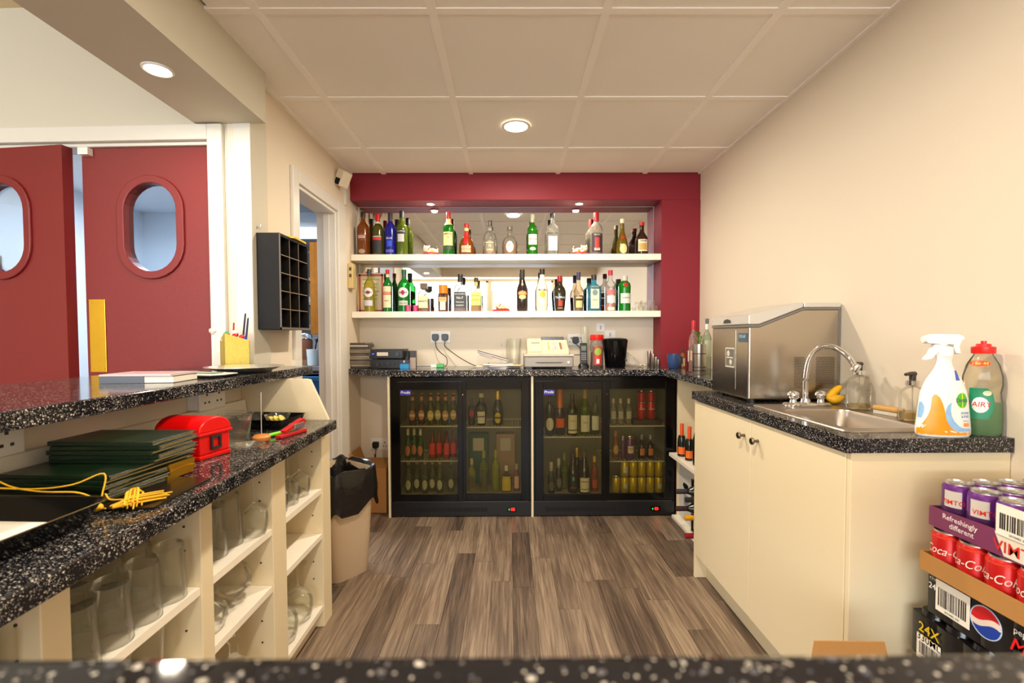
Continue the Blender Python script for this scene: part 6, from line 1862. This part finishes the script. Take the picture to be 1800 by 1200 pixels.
part('tray_body', loft([[tuple(MK @ Vector((x, y, z_))) for x, y in rrect(-a_, -b_, a_, b_, .015)] for a_, b_, z_ in ((.105, .075, 0), (.118, .088, .036), (.121, .091, .037), (.117, .087, .036), (.103, .073, .004))], True, True), TR, t, smooth=True)
for (x_, y_, c, lb) in ((-.06, 0, None, 'left glass bowl in the black garnish tray'), (.052, .0, 1, 'right glass bowl of lemon in the black garnish tray')):
    p_ = MK @ Vector((x_, y_, .0045))
    tt = thing('glass_bowl', lb, 'bowl', tuple(p_), 0, 'bowls in the garnish tray')
    part('bowl_body', MB().lathe([(.02, 0), (.03, .004), (.046, .04), (.044, .04), (.028, .008), (.001, .006)], 24), M_GLASSW, tt, local=True, smooth=True)
    if c:
        for k in range(3):
            q = thing('lemon_slice', '%s lemon slice in the right glass bowl' % ('left', 'middle', 'right')[k], 'lemon', (p_.x - .018 + .018 * k, p_.y, p_.z + .022), 0, 'lemon slices')
            Mq = Matrix.Rotation(.5 + .2 * k, 4, 'Y')
            part('rind', MB().lathe([(.018, -.002), (.019, 0), (.018, .002)], 18, M=Mq, close=False), col_mat((226, 196, 30), .5), q, local=True, smooth=True)
            part('flesh', MB().lathe([(.001, -.0018), (.0175, -.0018), (.0175, .0018), (.001, .0018)], 18, M=Mq, close=False), col_mat((236, 222, 110), .4), q, local=True, smooth=True)
t = thing('receipt_spike', 'metal receipt spike on a round wooden base', 'receipt spike', (-.809, 1.535, LG))
part('wooden_base', MB().lathe([(.024, 0), (.027, .004), (.027, .014), (.022, .02), (.001, .021)], 24), mat('turned_wood', (196, 124, 54), .4, var=.15), t, local=True, smooth=True)
part('spike', MB().tube([(0, 0, .02), (.001, 0, .15), (.0015, 0, .16)], [.0016, .0014, .0003], 8), M_STEEL, t, local=True, smooth=True)
t = thing('green_pen', 'bright green pen lying beside the receipt spike', 'pen', (-.79, 1.63, LG))
part('barrel', MB().tube([(-.812, 1.575, LG + .007), (-.775, 1.69, LG + .007)], .0065, 10), mat('pen_green', (120, 220, 20), .4), t, smooth=True)
part('clip', MB().box(-.777, 1.66, LG + .013, -.774, 1.69, LG + .015), mat('pen_green', (120, 220, 20), .4), t)
t = thing('stapler', 'red and grey stapler standing near the edge of the serving worktop', 'stapler', (-.75, 1.64, LG))
MS = Matrix.Translation((-.752, 1.625, LG)) @ Matrix.Rotation(R(76), 4, 'Z')
part('base', MB().box(-.065, -.013, 0, .065, .013, .012, MS), mat('stapler_red', (186, 30, 34), .35), t, bevel=.003)
part('arm', MB().prism([(-.04, .014), (.02, .026), (.06, .03), (.066, .04), (.05, .05), (.03, .046), (-.045, .024)], -.010, .010, 'y', MS @ Matrix.Identity(4)), mat('stapler_red', (186, 30, 34), .35), t, bevel=.002)
part('magazine', MB().box(.0, -.014, .02, .05, .014, .038, MS), mat('stapler_grey', (150, 140, 140), .3, .6), t, bevel=.002)

# sockets on the low wall
MW = lambda y, z_, d: Matrix.Translation((-1.095 + d, y, z_)) @ Matrix.Rotation(R(90), 4, 'Z')
t = thing('socket_box', 'white surface box carrying the double socket on the bar wall', 'socket box', (-1.08, 1.675, .95))
part('box_body', MB().box(-1.0945, 1.602, .932, -1.06, 1.748, 1.0105), M_WHITE, t, bevel=.003)
socket('double_socket', 'white double socket on the bar wall behind the red chest', MW(1.675, .971, .0355), .146, group='bar wall sockets')
socket('double_socket', 'white double socket on the bar wall nearest the camera', MW(.985, .967, .001), .146, group='bar wall sockets')

# raised bar items
BG = UZ + .0005
for k, (dz, c, lb) in enumerate(((0, (44, 44, 52), 'thick navy paperback lying on the raised bar top'), (.0205, (206, 190, 196), 'thin pale magazine on top of the navy paperback'))):
    M = Matrix.Translation((-1.09, 1.44, BG + dz)) @ Matrix.Rotation(.10 - .05 * k, 4, 'Z')
    t = thing('book', lb, 'book', (-1.09, 1.44, BG + dz), 0, 'books on the raised bar')
    h = .020 if k == 0 else .005
    part('pages', MB().box(-.096, -.063, .001, .0985, .063, h - .001, M), M_PAPER, t)
    part('cover', MB().box(-.10, -.065, 0, .10, .065, .001, M).box(-.10, -.065, h - .001, .10, .065, h, M).box(-.10, -.0655, 0, .02 if k == 0 else .1, -.0635, h, M), col_mat(c, .3), t)
    if k:
        part('cover_print', MB().box(-.07, -.04, h, .07, .04, h + .0003, M), mat('cover_art', (196, 150, 150), .4, var=.5, vscale=40), t)
t = thing('menu_holder', 'black tray with cream menu cards on the raised bar top', 'tray', (-1.045, 1.60, BG))
M = Matrix.Translation((-1.045, 1.60, BG)) @ Matrix.Rotation(-.12, 4, 'Z')
part('tray_body', MB().prism([(-.10, -.06), (.085, -.06), (.105, -.03), (.105, .05), (-.10, .05)], 0, .008, 'z', M), M_BLACKG, t, bevel=.002)
part('card', MB().prism([(-.10, -.058), (.08, -.058), (.10, -.03), (.10, .048), (-.10, .048)], .0085, .012, 'z', M @ Matrix.Rotation(.02, 4, 'Y')), M_PAPER, t)
part('card_print', MB().box(-.07, -.03, .0125, .07, .03, .0135, M), mat('print_green', (130, 150, 130), .6, var=.5, vscale=60), t)
t = thing('round_tray', 'round polished steel tray on the far end of the raised bar', 'tray', (-1.0, 1.79, BG))
part('foot_ring', MB().lathe([(.09, 0), (.092, .008), (.001, .0081)], 36), M_BLACK, t, local=True, smooth=True)
part('tray_body', MB().lathe([(.095, 0), (.10, .001), (.128, .012), (.135, .013), (.135, .0145), (.128, .0145), (.099, .004), (.001, .003)], 44, c=(0, 0, .0085)), M_SILVER, t, local=True, smooth=True)
# gold pen box
MG = Matrix.Translation((-1.132, 1.955, BG)) @ Matrix.Rotation(R(40), 4, 'Z')
t = thing('pen_box', 'gold square pen box with raised front corner on the raised bar', 'pen box', (-1.132, 1.955, BG))
GD = mat('gold_card', (214, 196, 96), .4, .35, var=.2, vscale=120)
a_ = .046
hc_ = {(-1, -1): .148, (1, -1): .118, (1, 1): .10, (-1, 1): .118}
th = .003
for (p, q) in (((-1, -1), (1, -1)), ((1, -1), (1, 1)), ((1, 1), (-1, 1)), ((-1, 1), (-1, -1))):
    P0, P1 = Vector((p[0] * a_, p[1] * a_, 0)), Vector((q[0] * a_, q[1] * a_, 0))
    n_ = (P1 - P0).cross(Vector((0, 0, 1))).normalized() * -th
    v8 = [P0, P1, P1 + Vector((0, 0, hc_[q])), P0 + Vector((0, 0, hc_[p]))]
    v8 += [v + n_ for v in v8]
    part('side', MB().add([tuple(MG @ v) for v in v8], [(0, 1, 2, 3), (7, 6, 5, 4), (0, 4, 5, 1), (3, 2, 6, 7), (0, 3, 7, 4), (1, 5, 6, 2)]), GD, t)
part('base', MB().box(-a_, -a_, 0, a_, a_, .002, MG), GD, t)
pens = (((.018, .005), (.07, .02, .225), (44, 40, 50), 'black pen rising highest from the gold pen box'), ((.025, -.018), (.055, -.03, .205), (40, 44, 90), 'dark blue pen leaning right in the gold pen box'),
        ((-.01, .0), (.03, .05, .185), (190, 30, 40), 'red pen in the gold pen box'))
for (b0, d_, c, lb) in pens:
    A = MG @ Vector((b0[0], b0[1], .004)); B = MG @ Vector((b0[0] + d_[0] * .35, b0[1] + d_[1] * .35, d_[2]))
    q = thing('pen', lb, 'pen', tuple(A), 0, 'pens in the gold box')
    part('barrel', MB().tube([A, A.lerp(B, .8), B], [.004, .004, .0035], 8), col_mat(c, .3), q, smooth=True)
    part('end_cap', MB().tube([B, B + (B - A).normalized() * .006], .003, 8), col_mat((30, 30, 30)), q, smooth=True)
for k, (x_, y_, z_, c) in enumerate(((-.03, -.028, .138, (206, 30, 40)), (-.005, -.03, .136, (180, 20, 24)), (.02, -.026, .132, (226, 40, 40)), (-.028, .0, .145, (30, 150, 90)), (.0, .0, .15, (226, 226, 210)), (.03, .0, .130, (236, 120, 40)), (.03, -.022, .126, (40, 60, 170)), (-.035, .028, .128, (236, 200, 196)), (.01, .03, .142, (214, 26, 40)))):
    p_ = MG @ Vector((x_, y_, z_))
    q = thing('lollipop', '%s lollipop poking from the gold pen box' % ('left red', 'middle dark red', 'right bright red', 'green', 'white', 'orange', 'blue', 'pale pink', 'rear red')[k], 'lollipop', tuple(p_), 0, 'lollipops in the gold box')
    part('sweet', MB().ball((0, 0, 0), .0105, 12, 8), col_mat(c, .25), q, local=True, smooth=True)
    part('stick', MB().tube([(0, 0, -.008), (-.002, .001, -.1)], .0015, 6), M_WHITE, q, local=True)
p_ = MG @ Vector((-.075, .02, .155))
q = thing('lollipop', 'pale pink heart lollipop sticking out left of the gold pen box', 'lollipop', tuple(p_), 0, 'lollipops in the gold box')
part('sweet', MB().ball((-.004, 0, .003), .011, 12, 8, (1, .6, 1)).ball((.006, 0, .003), .010, 12, 8, (1, .6, 1)).ball((0, 0, -.004), .009, 12, 8, (1, .6, 1)), col_mat((240, 200, 190), .3), q, local=True, smooth=True)
part('stick', MB().tube([(.004, 0, 0), (.05, .01, -.06)], .0015, 6), M_WHITE, q, local=True)
solo('acrylic_holder', MB().box(-.97, 2.11, BG, -.92, 2.15, BG + .028), M_GLASSW, 'small clear acrylic holder at the far end of the raised bar', 'holder')


# ================================================================== GLASSWARE
GL = {
    'tumbler': ([(.028, 0), (.031, .003), (.0375, .15), (.036, .15), (.0295, .010), (.001, .008)], .15),
    'pint': ([(.0275, 0), (.031, .003), (.0355, .13), (.034, .13), (.0295, .010), (.001, .008)], .13),
    'short': ([(.027, 0), (.030, .003), (.036, .09), (.0345, .09), (.028, .012), (.001, .010)], .09),
    'wine': ([(.034, 0), (.034, .002), (.006, .006), (.0035, .02), (.0035, .085), (.010, .095), (.034, .115), (.040, .14), (.036, .175), (.031, .19), (.030, .19), (.035, .175), (.0388, .14), (.033, .117), (.001, .097)], .19),
    'balloon': ([(.036, 0), (.036, .002), (.006, .006), (.0035, .02), (.0035, .085), (.012, .093), (.046, .12), (.055, .155), (.052, .19), (.044, .215), (.043, .215), (.051, .19), (.0538, .155), (.045, .122), (.001, .096)], .215),
    'snifter': ([(.032, 0), (.032, .002), (.007, .006), (.006, .02), (.03, .034), (.05, .06), (.052, .08), (.04, .115), (.039, .115), (.0508, .08), (.048, .06), (.001, .028)], .115),
    'decanter': ([(.048, 0), (.056, .004), (.058, .05), (.054, .085), (.03, .11), (.013, .13), (.012, .165), (.018, .175), (.014, .178), (.009, .19), (.019, .205), (.018, .225), (.001, .235)], .235),
}
GM = {}
for k_, (pf, h) in GL.items():
    mb = MB()
    if k_ in ('decanter', 'snifter'):
        n = 24
        vs, fs = [], []
        for r_, z_ in pf:
            for i in range(n):
                a = 2 * PI * i / n
                cut = .05 if (z_ < .11) else .02
                q = r_ * (1 + (cut if i % 2 else -cut))
                vs.append((q * math.cos(a), q * math.sin(a), z_))
        for j in range(len(pf) - 1):
            for i in range(n):
                fs.append((j * n + i, j * n + (i + 1) % n, (j + 1) * n + (i + 1) % n, (j + 1) * n + i))
        mb.add(vs, fs)
    else:
        if k_ in ('wine', 'balloon'):
            i0 = next(i for i, q in enumerate(pf) if q[0] > .008 and i > 4) - 1
            i1 = max(range(len(pf)), key=lambda i: pf[i][1])
            sm = [(max(.001, q[0]), q[1]) for q in spline([(a_, b_, 0) for a_, b_ in pf[i0:i1]], 4)]
            inn = [(max(.001, q[0]), q[1]) for q in spline([(a_, b_, 0) for a_, b_ in pf[i1 + (pf[i1 + 1][1] == pf[i1][1]):]], 4)]
            pf = pf[:i0] + sm + [pf[i1]] + inn
        mb.lathe(pf, 26, close=False)
    me = mb.mesh(k_ + '_glass')
    me.shade_smooth()
    me.set_sharp_from_angle(angle=R(30 if k_ == 'decanter' else 60))
    me.materials.append(M_GLASSW)
    GM[k_] = me


def glass(kind, x, y, z, label, cat, group, inv=False):
    o = bpy.data.objects.new(kind + ('_glass' if kind != 'decanter' else ''), GM[kind])
    o.name = {'pint': 'tumbler', 'tumbler': 'tumbler', 'short': 'tumbler', 'wine': 'wine_glass', 'balloon': 'wine_glass', 'snifter': 'crystal_glass', 'decanter': 'crystal_decanter'}[kind]
    COL.objects.link(o)
    o.location = (x, y, z + .0005 + (GL[kind][1] if inv else 0))
    if inv:
        o.rotation_euler = (PI, 0, 0)
    tag(o, label, cat, group)


dep = ('front', 'second', 'third', 'rear')
near = ('nearest', 'second', 'third', 'fourth')
for i, y in enumerate((.862, .94, 1.02, 1.10)):
    if i < 4:
        for j, x in enumerate((-.803, -.882, -.961, -1.04)):
            glass('pint', x, y, .57, 'tall straight tumbler, %s column, %s row, widest bay top shelf' % (near[i], dep[j]), 'glass', 'tumblers on the top shelf of the third bay', inv=True)
for i, y in enumerate((.87, .965, 1.06)):
    for j, x in enumerate((-.83, -.93)):
        glass('tumbler', x, y, .386, 'tall tumbler, %s column, %s row, middle shelf of the widest bay' % (near[i], dep[j]), 'glass', 'tumblers on the middle shelf of the third bay')
for i, y in enumerate((1.242, 1.318, 1.394)):
    for j, x in enumerate((-.835, -.915)):
        glass('tumbler', x, y - .004, .57, 'tall tumbler, %s column, %s row, top shelf of the second bay' % (near[i], dep[j]), 'glass', 'tumblers on the top shelf of the second bay', inv=True)
for i, (x, y) in enumerate(((-1.035, 1.455), (-.795, 1.457), (-1.035, 1.37), (-1.035, 1.285))):
    glass('wine' if i else 'wine', x, y, .57, '%s upturned wine glass from the front, top shelf of second bay' % ('first', 'second', 'third', 'fourth', 'fifth')[i], 'glass', 'wine glasses in the second bay', inv=True)
for i, (x, y) in enumerate(((-.83, 1.27), (-.83, 1.39), (-.94, 1.27), (-.94, 1.39), (-1.035, 1.33))):
    glass('snifter', x, y, .386, '%s cut-crystal stemmed glass on the middle shelf of the second bay' % ('near front', 'far front', 'near middle', 'far middle', 'rearmost')[i], 'glass', 'crystal glasses in the second bay', inv=(i % 2 == 0))
for i, (x, y) in enumerate(((-.83, 1.27), (-.84, 1.41), (-.96, 1.33), (-1.02, 1.44))):
    glass('decanter', x, y, .09, '%s cut-crystal decanter on the bottom shelf of the second bay' % ('near front', 'far front', 'middle', 'rear')[i], 'decanter', 'crystal decanters')
for i, (x, y) in enumerate(((-.815, 1.64), (-.815, 1.73), (-.815, 1.82), (-.91, 1.66), (-.91, 1.76), (-1.0, 1.7), (-1.0, 1.8))):
    glass('wine', x, y, .57, '%s upturned wine glass on the top shelf of the end bay' % ('near front', 'middle front', 'far front', 'near middle', 'far middle', 'near rear', 'far rear')[i], 'glass', 'wine glasses in the end bay', inv=True)
glass('short', -.98, 1.64, .386, 'single short tumbler at the back of the end bay middle shelf', 'glass', 'end bay tumbler')
for i, (x, y) in enumerate(((-.825, 1.68), (-.825, 1.81), (-.95, 1.70), (-.95, 1.83))):
    glass('balloon', x, y, .09, '%s large upturned balloon glass at the bottom of the end bay' % ('near front', 'far front', 'near rear', 'far rear')[i], 'glass', 'balloon glasses in the end bay', inv=True)
for i, (x, y) in enumerate(((-.82, .70), (-.82, .62), (-.91, .70), (-.91, .61), (-1.0, .69))):
    glass('tumbler', x, y, .57, '%s tumbler on the top shelf of the nearest bay at left' % ('far front', 'near front', 'far middle', 'near middle', 'rear')[i], 'glass', 'tumblers in the nearest bay')
